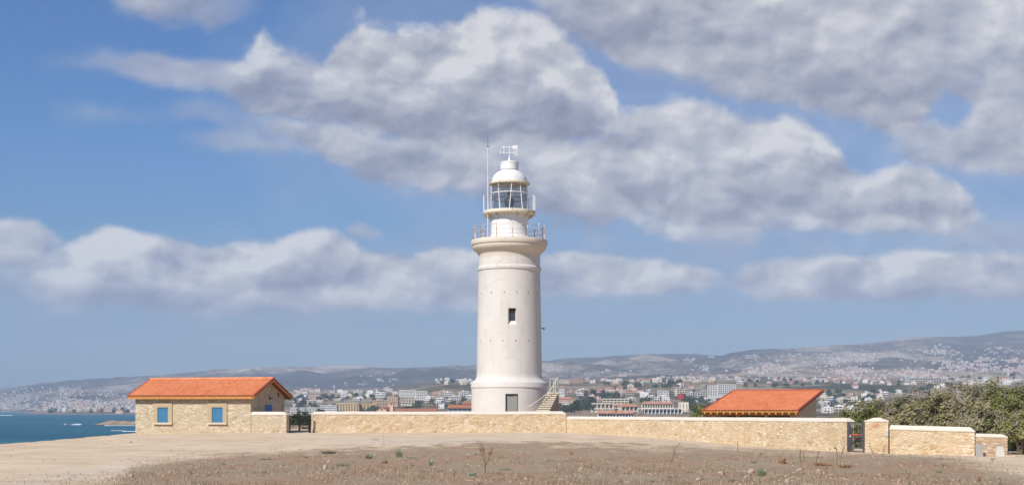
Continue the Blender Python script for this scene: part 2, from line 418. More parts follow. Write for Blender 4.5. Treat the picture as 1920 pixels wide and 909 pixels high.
# ---- scrub cover of the hills (maquis against bare limestone; broad dark zones also paint in cloud shadow)
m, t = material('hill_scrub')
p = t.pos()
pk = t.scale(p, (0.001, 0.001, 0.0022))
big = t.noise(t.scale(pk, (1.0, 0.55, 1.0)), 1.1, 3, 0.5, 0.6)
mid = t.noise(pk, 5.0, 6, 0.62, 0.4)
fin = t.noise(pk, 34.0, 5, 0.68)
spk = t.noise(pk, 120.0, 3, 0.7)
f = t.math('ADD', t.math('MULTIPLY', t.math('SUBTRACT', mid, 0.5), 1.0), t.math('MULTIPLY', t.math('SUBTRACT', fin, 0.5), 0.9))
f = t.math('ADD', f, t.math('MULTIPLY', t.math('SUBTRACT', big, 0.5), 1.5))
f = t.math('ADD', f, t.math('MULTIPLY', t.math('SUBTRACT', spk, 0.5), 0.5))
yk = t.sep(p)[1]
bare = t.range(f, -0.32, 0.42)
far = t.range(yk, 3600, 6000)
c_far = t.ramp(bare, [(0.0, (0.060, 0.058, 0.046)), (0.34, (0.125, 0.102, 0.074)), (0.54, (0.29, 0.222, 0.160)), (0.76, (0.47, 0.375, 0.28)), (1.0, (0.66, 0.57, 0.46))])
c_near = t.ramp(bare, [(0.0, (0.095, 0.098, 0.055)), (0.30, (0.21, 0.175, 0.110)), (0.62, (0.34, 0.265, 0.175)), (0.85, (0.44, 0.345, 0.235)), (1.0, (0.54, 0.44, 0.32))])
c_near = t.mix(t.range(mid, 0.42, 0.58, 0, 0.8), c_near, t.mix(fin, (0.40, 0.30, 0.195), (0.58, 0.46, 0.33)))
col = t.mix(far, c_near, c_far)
# beach rock near the water line
zz = t.sep(p)[2]
col = t.mix(t.range(zz, SEA + 3.2, SEA + 1.6), col, t.mix(spk, (0.30, 0.23, 0.16), (0.40, 0.32, 0.23)))
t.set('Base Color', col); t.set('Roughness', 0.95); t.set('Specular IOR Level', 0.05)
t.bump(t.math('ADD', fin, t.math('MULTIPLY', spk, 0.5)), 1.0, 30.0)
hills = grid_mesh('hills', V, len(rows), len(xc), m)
tag(hills, 'scrubby limestone hills behind the coastal town', None, None, 'structure')

# ---- headland ground
EDGE = lambda Y: -26.6 - (Y - 72) * 0.075
def ground_z(X, Y):
    X = np.asarray(X, float); Y = np.asarray(Y, float)
    z = -0.62 * sstep(4, 19, X) * sstep(42, 80, Y)
    z = z - 0.25 * sstep(18, 26, X) * sstep(50, 75, Y)
    z = z + 0.05 * (fbm(X/6, Y/6, 5, 3) - .5) * 2 + 0.018 * (fbm(X/1.1, Y/1.1, 8, 3) - .5) * 2
    # the seaward edge rounds over and falls to the water
    e = EDGE(Y) + 0.9 * (fbm(X*0 + 1, Y/5, 12, 3) - .5)
    s = e - X
    z = z - 0.10 * sstep(-9, 0, s) - np.where(s > 0, 0.28 * s + 0.10 * np.minimum(s, 14) ** 2, 0)
    z = np.maximum(z, -13.5)
    return z
def g_z(x, y): return float(ground_z(np.array([x]), np.array([y]))[0])
def at_ground(xp, yp):
    """the ground point seen at photograph pixel (xp, yp)"""
    lo = 20.0
    for d in np.arange(24, 130, 0.25):
        X = (xp - 960) / F * d
        if HZ + (E - g_z(X, d)) * F / d <= yp: return Vector((X, d, g_z(X, d)))
    return Vector((xpx(xp, 130), 130, 0))
gx_ = np.concatenate([np.linspace(-140, -46, 40), np.linspace(-45, 33, 521), np.linspace(34, 150, 50)])
gy_ = np.concatenate([np.linspace(-60, 25, 40), np.linspace(25.15, 75, 330), np.linspace(75.3, 125, 170), np.linspace(126, 152, 14)])
GX, GY = np.meshgrid(gx_, gy_)
GZ = ground_z(GX, GY)
GZ = GZ - 2.5 * sstep(126, 150, GY)
# field of ploughed reddish soil: everything nearer than this line (photograph columns, rows on flat ground)
BX = np.array([-400, 0, 150, 225, 245, 300, 390, 480, 600, 760, 900, 1000, 1100, 1250, 1400, 1500, 1600, 1700, 1765, 1800, 1850, 1920, 2300.])
BYp = np.array([960, 950, 935, 905, 880, 866, 856, 850, 846, 840, 831, 831, 833, 838, 844, 848, 851, 853, 856, 866, 882, 900, 960.])
yflat = HZ + (E - GZ) * F / np.maximum(GY, 1.0)
xcol = 960 + GX * F / np.maximum(GY, 1.0)
_wd = 12 + np.clip(yflat - 832, 0, 80) * .55
soil = sstep(-1, 1, (yflat - np.interp(xcol, BX, BYp) + 20 * (fbm(GX/3.0, GY/8, 61, 5) - .5) + 26 * (fbm(GX/.7, GY/1.6, 63, 4) - .5)) / _wd)
soil = np.where(GY < 20, 1.0, soil)
# the trodden grey track that crosses the lower left, and the pale strip along the wall
track = np.exp(-((yflat - (905 - 0.17 * (xcol - 60))) / 14.0) ** 2) * sstep(330, 180, xcol) * sstep(-100, 60, xcol)
track = np.maximum(track, 0.9 * np.exp(-((yflat - 827) / 6.0) ** 2) * sstep(560, 700, xcol) * sstep(1010, 930, xcol))
m, t = material('headland_soil')
p = t.pos(); pf = t.scale(p, (1, 1, 1))
sa = t.attr('soil'); ta = t.attr('track')
n0 = t.noise(t.scale(p, (0.55, 0.16, 1)), 1.0, 5, 0.6)
n1 = t.noise(p, 1.6, 6, 0.65)
n2 = t.noise(p, 9.0, 5, 0.7)
n3 = t.noise(p, 38.0, 3, 0.7)
sm = t.range(t.math('ADD', sa, t.math('MULTIPLY', t.math('SUBTRACT', t.math('ADD', t.math('MULTIPLY', n1, .5), t.math('MULTIPLY', n2, .5)), 0.5), 1.1)), 0.15, 0.85)
tan = t.ramp(t.math('ADD', t.math('MULTIPLY', n0, 0.6), t.math('MULTIPLY', n2, 0.4)), [(0.25, (0.43, 0.31, 0.195)), (0.45, (0.60, 0.46, 0.315)), (0.62, (0.69, 0.54, 0.385)), (0.8, (0.74, 0.61, 0.46))])
bro = t.ramp(t.math('ADD', t.math('MULTIPLY', n1, 0.5), t.math('MULTIPLY', n2, 0.5)), [(0.28, (0.22, 0.138, 0.084)), (0.45, (0.37, 0.245, 0.158)), (0.6, (0.47, 0.325, 0.215)), (0.76, (0.58, 0.43, 0.30))])
tan = t.mix(t.math('MULTIPLY', ta, t.range(n1, 0.3, 0.6)), tan, (0.60, 0.50, 0.40))
# bits of straw and flint in the plough soil
vo = t.voro(t.scale(p, (1, 0.7, 1)), 7.0)
vc = t.voro(t.scale(p, (1, 0.7, 1)), 7.0, 'F1', 1)
bits = t.math('MULTIPLY', t.range(vo, 0.17, 0.09), t.range(t.sep(vc)[0], 0.72, 0.80))
bro = t.mix(bits, bro, (0.55, 0.45, 0.35))
dk = t.range(t.noise(t.scale(p, (1.0, 0.45, 1)), 2.6, 4, 0.6), 0.60, 0.74)
tan = t.mix(t.math('MULTIPLY', dk, 0.55), tan, (0.25, 0.175, 0.115))
dr = t.noise(t.scale(p, (0.35, 0.16, 1)), 1.0, 5, 0.65)
bro = t.mix(t.math('MULTIPLY', t.range(dr, 0.45, 0.60), 0.75), bro, t.mix(n2, (0.32, 0.265, 0.175), (0.46, 0.385, 0.265)))
st = t.noise(t.scale(p, (0.12, 0.55, 1)), 1.0, 6, 0.7)
tan = t.mix(t.math('MULTIPLY', t.range(st, 0.50, 0.66), 0.50), tan, (0.40, 0.29, 0.185))
tan = t.mix(t.math('MULTIPLY', t.range(st, 0.46, 0.34), 0.45), tan, (0.66, 0.56, 0.44))
col = t.mix(sm, tan, bro)
t.set('Base Color', col); t.set('Roughness', 0.95); t.set('Specular IOR Level', 0.08)
hh = t.math('ADD', t.math('MULTIPLY', n2, 0.6), t.math('MULTIPLY', n3, 0.25))
t.bump(t.math('MULTIPLY', hh, t.fmix(sm, 0.45, 1.3)), 0.9, 0.10)
ground = grid_mesh('ground', np.stack([GX, GY, GZ], -1), len(gy_), len(gx_), m, {'soil': soil, 'track': track})
tag(ground, 'dry headland ground of tan earth and brown ploughed soil', None, None, 'structure')

# ---- sea
m, t = material('sea_water')
p = t.pos()
b1 = t.noise(t.scale(p, (0.0016, 0.006, 1)), 1.0, 4, 0.6)
b2 = t.noise(t.scale(p, (0.03, 0.09, 1)), 1.0, 4, 0.6)
col = t.ramp(t.math('ADD', t.math('MULTIPLY', b1, 0.7), t.math('MULTIPLY', b2, 0.3)), [(0.3, (0.003, 0.058, 0.092)), (0.5, (0.006, 0.098, 0.136)), (0.68, (0.016, 0.165, 0.185))])
wv = t.noise(t.scale(p, (0.10, 0.16, 1)), 1.0, 6, 0.65)
t.set('Base Color', col); t.set('Roughness', 0.32); t.set('IOR', 1.33); t.set('Specular IOR Level', 0.16)
t.bump(wv, 1.0, 2.2)
seamb = MB()
seamb.quad((-9000, -250, SEA), (9000, -250, SEA), (9000, 13500, SEA), (-9000, 13500, SEA))
sea = seamb.build('sea', m); tag(sea, 'blue sea in the bay left of the stone house', None, None, 'structure')

# ---- low rocky spit in the bay
nr, nc = 26, 150
sx = np.linspace(-305, -190, nc); syy = np.linspace(940, 1030, nr)
SX, SY = np.meshgrid(sx, syy)
prof = np.exp(-((SY - 985) / 17) ** 2) * sstep(-304, -280, SX)
SZ = SEA - 1.2 + prof * (2.1 + 3.6 * fbm(SX/9, SY/14, 77, 4) + 0.9 * sstep(-275, -235, SX))
m, t = material('shore_rock')
p = t.pos(); n = t.noise(p, 0.25, 6, 0.65)
c = t.ramp(n, [(0.3, (0.14, 0.10, 0.07)), (0.5, (0.33, 0.25, 0.17)), (0.72, (0.45, 0.36, 0.26))])
c = t.mix(t.range(t.sep(p)[2], SEA + 0.9, SEA + 0.3), c, (0.08, 0.065, 0.05))
t.set('Base Color', c); t.set('Roughness', 0.95); t.bump(n, 0.8, 1.0)
M_SHORE = m
sp = grid_mesh('shore_rocks', np.stack([SX, SY, SZ], -1), nr, nc, m)
tag(sp, 'low brown rocky spit reaching into the bay', None, None, 'structure')

# ---- breaking surf
m, t = material('surf_foam')
t.set('Base Color', (0.85, 0.88, 0.90)); t.set('Roughness', 0.9)
def surf(name, xa, xb, yrow, thick, seed, hgt=0.35):
    rnd = random.Random(seed); mb = MB(); n = 60
    D = (E - SEA) * F / (yrow - HZ)
    pts = []
    for i in range(n + 1):
        s_ = i / n
        X = xpx(xa + (xb - xa) * s_, D)
        wdt = thick * (0.35 + 0.9 * float(fbm(np.array([s_*7.0]), np.array([seed*1.0]), seed, 3)[0])) * min(1, 6 * s_, 6 * (1 - s_) + .05)
        yc = D + 5 * (float(fbm(np.array([s_*5.0]), np.array([seed+9.0]), seed, 3)[0]) - .5)
        pts.append((X, yc, wdt))
    vs = []; fs = []
    for (X, yc, wdt) in pts:
        for k, (o, hz) in enumerate(((-1, 0.03), (-.3, hgt), (.3, hgt * .7), (1, 0.03))):
            vs.append((X, yc + o * wdt, SEA + hz * (0.5 + 0.5 * rnd.random())))
    for i in range(n):
        for k in range(3): fs.append((i*4+k, i*4+k+1, (i+1)*4+k+1, (i+1)*4+k))
    mb.add(vs, fs, 0, True)
    o = mb.build(name, m); tag(o, 'white surf breaking on the water of the bay', None, None, 'stuff')
surf('surf', 228, 262, 808.2, 5.0, 3, .3)
surf('surf', 206, 232, 806.8, 1.6, 13, .2)
surf('surf', 136, 156, 796.0, 8, 4, .9)
surf('surf', 122, 127, 796.2, 6, 5, .9)
surf('surf', 196, 262, 797.4, 3.5, 6, .3)
surf('surf', -30, 24, 778.2, 18, 7, .8)

# ---- air: pale haze that the far hills fade into
m = bpy.data.materials.new('haze_air'); m.use_nodes = True; m.node_tree.nodes.clear()
t = NT(m.node_tree); out = t.node('ShaderNodeOutputMaterial'); pv = t.node('ShaderNodeVolumePrincipled')
t.l.new(pv.outputs[0], out.inputs['Volume'])
pv.inputs['Color'].default_value = HAZE_C + (1,); pv.inputs['Density'].default_value = HAZE_D
pv.inputs['Anisotropy'].default_value = 0.0
hb = MB(); hb.box(-9600, 9600, -400, 14200, -14.6, 690)
hz = hb.build('haze', m); tag(hz, 'pale blue haze over the far coast', None, None, 'stuff')
# ================================================================== materials of the buildings
def rubble(name, stops, sx=3.4, sz=6.2, mortar=(0.52, 0.42, 0.30), ochre=0.0, bumpd=0.05):
    m, t = material(name)
    p = t.pos()
    p = t.vmath('ADD', p, t.vmath('MULTIPLY', t.vmath('SUBTRACT', t.noise(p, 2.2, 3, 0.5, col=True), (0.5,)*3), (0.16, 0.16, 0.10)))
    q = t.scale(p, (sx, sx, sz))
    cell = t.voro(q, 1.0, 'F1', 1)
    edge = t.voro(q, 1.0, 'DISTANCE_TO_EDGE', 0)
    rnd = t.sep(cell)[0]; rn2 = t.sep(cell)[1]
    base = t.ramp(rnd, stops)
    n = t.noise(p, 0.5, 4, 0.6); n2 = t.noise(p, 18.0, 4, 0.65)
    base = t.mix(t.math('MULTIPLY', t.range(n, 0.50, 0.68), ochre), base, (0.50, 0.30, 0.11))
    base = t.mix(t.range(n2, 0.35, 0.75, 0, 0.35), base, (0.24, 0.17, 0.10))
    # mortar smeared over part of the face
    smear = t.math('MULTIPLY', t.range(t.noise(p, 1.3, 5, 0.65), 0.40, 0.62), 0.65)
    gap = t.range(edge, 0.05, 0.13, 1, 0)
    col = t.mix(t.math('MAXIMUM', gap, smear), base, t.mix(n2, mortar, tuple(c * 0.78 for c in mortar)))
    # deep open joints
    deep = t.math('MULTIPLY', t.range(edge, 0.0, 0.055, 1, 0), t.range(rn2, 0.62, 0.72))
    col = t.mix(t.math('MULTIPLY', deep, 0.34), col, (0.20, 0.14, 0.085))
    t.set('Base Color', col); t.set('Roughness', 0.95); t.set('Specular IOR Level', 0.1)
    big = t.voro(t.scale(p, (0.9, 0.9, 1.9)), 1.0, 'F1', 1)
    col = t.mix(t.math('MULTIPLY', t.math('MULTIPLY', t.range(t.sep(big)[0], .74, .90), 0.40), t.range(t.noise(p, 3.0, 3, .6), .40, .60)), col, tuple(stops[-1][1]))
    t.set('Base Color', col)
    hgt = t.math('ADD', t.range(edge, 0.0, 0.2), t.math('MULTIPLY', n2, 0.5))
    hgt = t.math('ADD', hgt, t.math('MULTIPLY', rnd, 0.5))
    t.bump(hgt, 0.6, bumpd * 0.65)
    return m
M_HOUSE = rubble('house_stone', [(0.0, (0.38, 0.285, 0.18)), (0.35, (0.50, 0.405, 0.28)), (0.7, (0.58, 0.485, 0.355)), (1.0, (0.70, 0.61, 0.48))], ochre=0.25, mortar=(0.56, 0.46, 0.33))
M_WALL = rubble('boundary_stone', [(0.0, (0.44, 0.30, 0.165)), (0.3, (0.61, 0.45, 0.265)), (0.65, (0.69, 0.54, 0.35)), (0.9, (0.70, 0.59, 0.43)), (1.0, (0.78, 0.70, 0.56))], ochre=0.55, mortar=(0.66, 0.52, 0.34), sx=3.8, sz=7.2)
M_CURVE = rubble('orange_stone', [(0.0, (0.34, 0.21, 0.12)), (0.3, (0.52, 0.35, 0.21)), (0.65, (0.60, 0.43, 0.29)), (1.0, (0.68, 0.55, 0.42))], ochre=0.3, mortar=(0.52, 0.38, 0.26))

def plaster(name, col, stain=(0.45, 0.36, 0.25), amt=0.35, streak=True, rough=0.85, bump=0.25):
    m, t = material(name)
    p = t.pos()
    n = t.noise(p, 0.7, 6, 0.65); n2 = t.noise(p, 6.0, 5, 0.65)
    st = t.noise(t.scale(p, (2.2, 2.2, 0.16)), 1.0, 5, 0.6)
    c = t.mix(t.range(n, 0.35, 0.75), col, tuple(x * 0.90 for x in col))
    if streak: c = t.mix(t.math('MULTIPLY', t.range(st, 0.52, 0.78), amt), c, stain)
    c = t.mix(t.range(n2, 0.55, 0.8, 0, 0.18), c, stain)
    t.set('Base Color', c); t.set('Roughness', rough); t.set('Specular IOR Level', 0.2)
    t.bump(n2, bump, 0.02)
    return m, t, c
M_COPING = plaster('coping_plaster', (0.64, 0.565, 0.475), amt=0.25)[0]
M_STUCCO, tt, cc = plaster('tower_stucco', (0.63, 0.59, 0.545), (0.50, 0.40, 0.29), 0.34)
# hairline cracks and worn courses on the shaft
p = tt.pos()
wob = tt.vmath('ADD', p, tt.vmath('MULTIPLY', tt.vmath('SUBTRACT', tt.noise(p, 1.1, 4, 0.6, col=True), (0.5,)*3), (0.8, 0.8, 0.8)))
ed = tt.voro(tt.scale(wob, (0.55, 0.55, 0.35)), 1.0, 'DISTANCE_TO_EDGE', 0)
crk = tt.math('MULTIPLY', tt.range(ed, 0.012, 0.0), tt.range(tt.noise(p, 0.45, 2, 0.5), 0.53, 0.62))
cc2 = tt.mix(tt.math('MULTIPLY', crk, 0.55), cc, (0.34, 0.27, 0.19))
crs = tt.math('ABSOLUTE', tt.math('SUBTRACT', tt.math('FRACT', tt.math('MULTIPLY', tt.sep(p)[2], 1 / 0.9)), 0.5))
cc2 = tt.mix(tt.math('MULTIPLY', tt.range(crs, 0.03, 0.0), 0.07), cc2, (0.40, 0.33, 0.25))
tt.set('Base Color', cc2)
M_CORNICE = plaster('cornice_stone', (0.64, 0.565, 0.47), (0.42, 0.29, 0.16), 0.38)[0]
M_WHITE = plaster('white_paint', (0.74, 0.73, 0.72), (0.62, 0.52, 0.40), 0.15, rough=0.55, bump=0.05)[0]
def rusty(name, col, amt):
    m, t = material(name)
    p = t.pos()
    n = t.noise(t.scale(p, (3, 3, 2)), 1.4, 5, 0.7)
    t.set('Base Color', t.mix(t.range(n, 0.60 - amt, 0.72 - amt), col, t.mix(t.noise(p, 14, 3, .6), (0.36, 0.15, 0.04), (0.56, 0.33, 0.13))))
    t.set('Roughness', 0.7); t.set('Specular IOR Level', 0.25)
    return m
M_RAIL = rusty('rusty_white_railing', (0.74, 0.70, 0.62), 0.17)
M_DECK = rusty('rusty_cream_deck', (0.66, 0.59, 0.47), 0.06)
M_LRAIL = rusty('white_lantern_bars', (0.80, 0.78, 0.74), 0.02)
M_GLASS, t = material('lantern_glass')
t.set('Base Color', (0.10, 0.125, 0.16)); t.set('Roughness', 0.04); t.set('Alpha', 0.36); t.set('Specular IOR Level', 0.6)
M_LENS = simple('lens_metal', (0.06, 0.065, 0.075), 0.35)
M_HOLE = simple('putlog_shadow', (0.22, 0.17, 0.12), 0.9)
M_DARK = simple('dark_opening', (0.035, 0.032, 0.030), 0.8)
M_PANE = simple('window_pane', (0.05, 0.055, 0.06), 0.15)
M_IRON = simple('dark_iron', (0.045, 0.038, 0.040), 0.55)
M_IRON2 = simple('grey_iron', (0.075, 0.075, 0.085), 0.5)
M_MASTW = simple('mast_paint', (0.66, 0.62, 0.53), 0.6)
M_MASTD = simple('mast_dark', (0.10, 0.10, 0.11), 0.5)
M_STEP = plaster('step_stone', (0.64, 0.56, 0.43), (0.45, 0.33, 0.18), 0.4)[0]
M_STRING_SHADE = plaster('stair_wall', (0.42, 0.37, 0.32), (0.26, 0.21, 0.17), 0.5)[0]  # dark tone paints the shadow lines under the treads and the landing's shade
M_SURR = plaster('cut_stone', (0.45, 0.35, 0.225), (0.40, 0.27, 0.15), 0.3)[0]
M_SILL = plaster('sill_stone', (0.60, 0.51, 0.39), (0.42, 0.28, 0.20), 0.3)[0]
def planks(name, col, axis=0, pitch=0.13, dark=0.45):
    m, t = material(name)
    p = t.obj(); s = t.sep(p)[axis]
    f = t.math('FRACT', t.math('MULTIPLY', s, 1 / pitch))
    line = t.range(t.math('ABSOLUTE', t.math('SUBTRACT', f, 0.5)), 0.44, 0.49)
    idn = t.noise(t.comb(t.math('FLOOR', t.math('MULTIPLY', s, 1 / pitch)), 0.0, 0.0), 3.7, 1, .5)
    gr = t.noise(t.scale(p, (30, 30, 2)), 1.0, 3, 0.6)
    c = t.mix(idn, tuple(x * 0.85 for x in col), tuple(min(1, x * 1.12) for x in col))
    c = t.mix(t.math('MULTIPLY', gr, 0.3), c, tuple(x * 0.7 for x in col))
    c = t.mix(t.math('MULTIPLY', line, dark), c, tuple(x * 0.3 for x in col))
    t.set('Base Color', c); t.set('Roughness', 0.6)
    return m
M_BLUE = planks('blue_shutter_paint', (0.045, 0.185, 0.33))
M_BLUEY = planks('blue_gable_paint', (0.050, 0.175, 0.40), axis=1)
M_DOOR = planks('weathered_door_boards', (0.27, 0.27, 0.245), pitch=0.16)
M_WOOD = simple('eave_wood', (0.50, 0.235, 0.065), 0.6, 0.2, 5)
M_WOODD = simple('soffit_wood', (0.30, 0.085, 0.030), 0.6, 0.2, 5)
def tiles(name):
    m, t = material(name)
    p = t.obj()
    cell = t.noise(t.scale(p, (4.5, 3.0, 1)), 1.0, 2, 0.5)
    vcell = t.voro(t.scale(p, (4.5, 2.9, 0.01)), 1.0, 'F1', 1)
    n = t.noise(p, 0.6, 4, 0.6)
    c = t.mix(t.sep(vcell)[0], (0.54, 0.180, 0.080), (0.66, 0.255, 0.125))
    c = t.mix(t.range(n, 0.35, 0.7, 0, 0.5), c, (0.68, 0.275, 0.140))
    c = t.mix(t.range(cell, 0.55, 0.75, 0, 0.35), c, (0.47, 0.145, 0.065))
    t.set('Base Color', c); t.set('Roughness', 0.75); t.set('Specular IOR Level', 0.2)
    return m
M_TILE = tiles('terracotta_tiles')
M_VERGE = simple('verge_tile', (0.36, 0.085, 0.045), 0.7, 0.15, 4)
M_RED = simple('red_paint', (0.50, 0.07, 0.04), 0.6)
M_MARK = simple('faded_paint', (0.58, 0.30, 0.17), 0.8)
M_GREY = plaster('grey_slab', (0.33, 0.31, 0.30), (0.22, 0.20, 0.18), 0.4)[0]
M_PALE = plaster('pale_slab', (0.52, 0.48, 0.42), (0.36, 0.30, 0.24), 0.4)[0]

def tile_slope(mb, x0, x1, y0, z0, y1, z1, pitch=0.24, course=0.34, amp=0.035, step=0.035, mi=0):
    """roof pitch between the eave line (y0, z0) and the ridge line (y1, z1), x0..x1 along the eave"""
    L = math.hypot(y1 - y0, z1 - z0); ty, tz = (y1 - y0) / L, (z1 - z0) / L
    ny, nz = -tz, ty
    if nz < 0: ny, nz = -ny, -nz
    nc = max(2, round(L / course)); nw = max(4, round((x1 - x0) / pitch)); seg = 6
    us = [x0 + (x1 - x0) * i / (nw * seg) for i in range(nw * seg + 1)]
    def hh(i):
        f = (i % seg) / seg
        return amp * (math.sin(math.pi * f / 0.62) if f < 0.62 else -0.35 * math.sin(math.pi * (f - 0.62) / 0.38))
    vs = []; n = len(us)
    for k in range(nc):
        for (vv, h) in ((k / nc * L, step), ((k + 1) / nc * L, 0.0)):
            for i, xx in enumerate(us):
                h2 = h + hh(i)
                vs.append((xx, y0 + ty * vv + ny * h2, z0 + tz * vv + nz * h2))
    fs = [(r*n+i, r*n+i+1, (r+1)*n+i+1, (r+1)*n+i) for r in range(2*nc - 1) for i in range(n - 1)]
    mb.add(vs, fs, mi)
# ================================================================== lighthouse
DL = 119.0; KL = DL / F
LX = xpx(955, DL)
def lz(y): return zpx(y, DL)
g0 = 0.0
LH = thing('lighthouse', 'tall round white lighthouse with railed gallery, glazed lantern and domed cap', 'lighthouse', (LX, DL, 0))
def lprof(lst): return [(r * KL, lz(y)) for (r, y) in lst]
def bake_bool(o, cutters):
    for c in cutters:
        b = o.modifiers.new('cut', 'BOOLEAN'); b.operation = 'DIFFERENCE'; b.solver = 'EXACT'; b.object = c
    dg = bpy.context.evaluated_depsgraph_get()
    me = bpy.data.meshes.new_from_object(o.evaluated_get(dg))
    o.modifiers.clear(); o.data = me
    for c in cutters: bpy.data.objects.remove(c, do_unlink=True)
mb = MB()
mb.lathe([(71 * KL, -0.4)] + lprof([(71, 728), (72.3, 726.5), (72.3, 724), (71.6, 722), (71.0, 718), (69, 715.5), (65.5, 713), (63.0, 710), (61.6, 706), (61.2, 700),
          (57.9, 512), (58.0, 509.5), (59.6, 508.0), (60.2, 505.5), (59.8, 503), (58.2, 501.5), (57.5, 500.5), (57.2, 484)]), 128)
tower = mb.build('tower_shaft', [M_STUCCO, M_DARK], LH)
# the splayed window and the door are cut into the shaft
rw = 59.3 * KL
def cut(x0, x1, z0, z1, spx, sz0, depth, rr):
    c = MB()
    yo, yi = -rr - 0.5, -rr + depth
    t_ = (depth) / (depth + 0.5)
    f = [(x0 - spx, yo, z0 - sz0), (x1 + spx, yo, z0 - sz0), (x1 + spx, yo, z1 + 0.0), (x0 - spx, yo, z1 + 0.0)]
    b = [(x0, yi, z0), (x1, yi, z0), (x1, yi, z1), (x0, yi, z1)]
    c.add(f + b, [(0,1,2,3), (7,6,5,4), (0,4,5,1), (1,5,6,2), (2,6,7,3), (3,7,4,0)])
    o = c.build('cutter', M_STUCCO); o.location = (LX, DL, 0); return o
wx0, wx1 = (955.8 - 955) * KL, (965.5 - 955) * KL
wz0, wz1 = lz(603.5), lz(581.5)
c1 = cut(wx0, wx1, wz0, wz1, 0.30, 0.85, 0.42, rw)
dx0, dx1, dz1 = (948 - 955) * KL, (971 - 955) * KL, lz(738.5)
c2 = MB().box(dx0, dx1, -71 * KL - 1, -71 * KL + 0.40, 0.12, dz1).build('cutter', M_STUCCO); c2.location = (LX, DL, 0)
bpy.context.view_layer.update()
bake_bool(tower, [c1, c2])
tower.data.set_sharp_from_angle(angle=R(30))
win = MB().box(wx0 + .005, wx1 - .005, -rw + 0.33, -rw + 0.405, wz0 + .005, wz1 - .005).box(wx0 - 0, wx0 + .05, -rw + 0.30, -rw + .328, wz0, wz1).build('window_frame', M_IRON2, LH)
MB().box(wx0 + 0.06, wx1 - 0.04, -rw + 0.310, -rw + 0.327, wz0 + 0.05, wz1 - 0.05).build('pane', M_PANE, win)
rd = 71 * KL
dfr = MB().box(dx0 + .002, dx0 + .07, -rd + .10, -rd + .30, .12, dz1 - .002).box(dx1 - .05, dx1 - .002, -rd + .10, -rd + .30, .12, dz1 - .002).box(dx0 + .07, dx1 - .05, -rd + .10, -rd + .30, dz1 - .08, dz1 - .002)
door = MB().box(dx0 + .075, dx1 - .055, -rd + .20, -rd + .27, .12, dz1 - .085).build('door', M_DOOR, LH)
dfr.build('door_frame', M_IRON, door)
MB().box(dx1 - .20, dx1 - .14, -rd + .15, -rd + .198, 1.02, 1.16).build('handle', M_IRON, door)
# put-log holes
for row, cols in ((552, (903, 922, 946, 968.5, 990, 1006)), (641, (901.5, 920, 943, 967, 991, 1008))):
    rr = (61.2 - (700 - row) / 188 * 3.3) * KL
    for xx in cols:
        sx_ = max(-0.985, min(0.985, (xx - 955) * KL / rr)); a = math.asin(sx_)
        Mx = Matrix.Translation((rr * math.sin(a), -rr * math.cos(a), lz(row))) @ Matrix.Rotation(a, 4, 'Z')
        MB().box(-0.05, 0.05, -0.010, 0.06, -0.05, 0.05, 0, Mx).build('putlog_hole', M_HOLE, LH)
MB().box(0, 0.24, -0.03, 0.03, -0.03, 0.03).box(0.14, 0.30, -0.07, 0.07, -0.10, 0.02).build('wall_lamp', M_IRON, LH, loc=(59.6 * KL, 0, lz(615)))
# cornice and gallery deck
mb = MB()
mb.lathe(lprof([(57.25, 486), (57.6, 480), (58.8, 476.5), (61.5, 473.8), (65.0, 471.2), (67.6, 468.6), (69.0, 465.8), (69.4, 463.5), (69.2, 461.4), (71.0, 460.6), (71.6, 459.4), (71.6, 453.2), (70.8, 451.4), (60, 450.5), (36, 450)]), 128, capb=False)
mb.build('gallery_cornice', M_CORNICE, LH)
mb = MB()
mb.lathe(lprof([(39.5, 450), (37.2, 447), (36.0, 442), (35.4, 436), (35.2, 412), (35.6, 409), (36.5, 407), (36.5, 405)]), 96)
drum = mb.build('lantern_drum', M_WHITE, LH)
# lower railing
rl = 66.0 * KL; zb = lz(450.3)
rail = MB()
for y in (427.5, 436.5, 445.0):
    rail.tube([(rl * math.cos(2*math.pi*i/72), rl * math.sin(2*math.pi*i/72), lz(y)) for i in range(72)], 0.016, 6, close=True)
RL = rail.build('gallery_rail', M_RAIL, LH)
for k in range(14):
    a = R(-90 + 5) + 2 * math.pi * k / 14
    x_, y_ = rl * math.cos(a), rl * math.sin(a)
    pm = MB().tube([(x_, y_, zb - .03), (x_, y_, lz(425.5))], 0.034, 8)
    pm.lathe([(0.02, lz(426)), (0.06, lz(425.2)), (0.06, lz(424.6)), (0.015, lz(423.6))], 8, x_, y_)
    pm.lathe([(0.085, zb - .02), (0.085, zb + .05)], 8, x_, y_)
    pm.build('rail_post', M_RAIL, LH)
# upper gallery
mb = MB()
mb.lathe(lprof([(36.6, 405), (46, 403.5), (48.6, 402.5), (49, 401.5), (49, 397.5), (48.4, 396.6), (34, 396)]), 96, capb=False)
mb.build('lantern_gallery', M_DECK, LH)
for k in range(12):
    a = R(-96) + 2 * math.pi * k / 12
    Mx = Matrix.Rotation(a, 4, 'Z')
    MB().prism([(36.4*KL, -.035, lz(405.8)), (47.5*KL, -.035, lz(404.2)), (47.5*KL, -.035, lz(405.5)), (36.6*KL, -.035, lz(411))], (0, .07, 0)).build('bracket', M_DECK, LH, rz=a)
ru = 48.2 * KL
for deg in (-170, -178 + 90 - 84, -22, -8, 40, 75, 110, 145):
    a = R(deg)
    MB().tube([(ru*math.cos(a), ru*math.sin(a), lz(397)), (ru*math.cos(a), ru*math.sin(a), lz(367.5))], 0.034, 6).build('lantern_rail_post', M_LRAIL, LH)
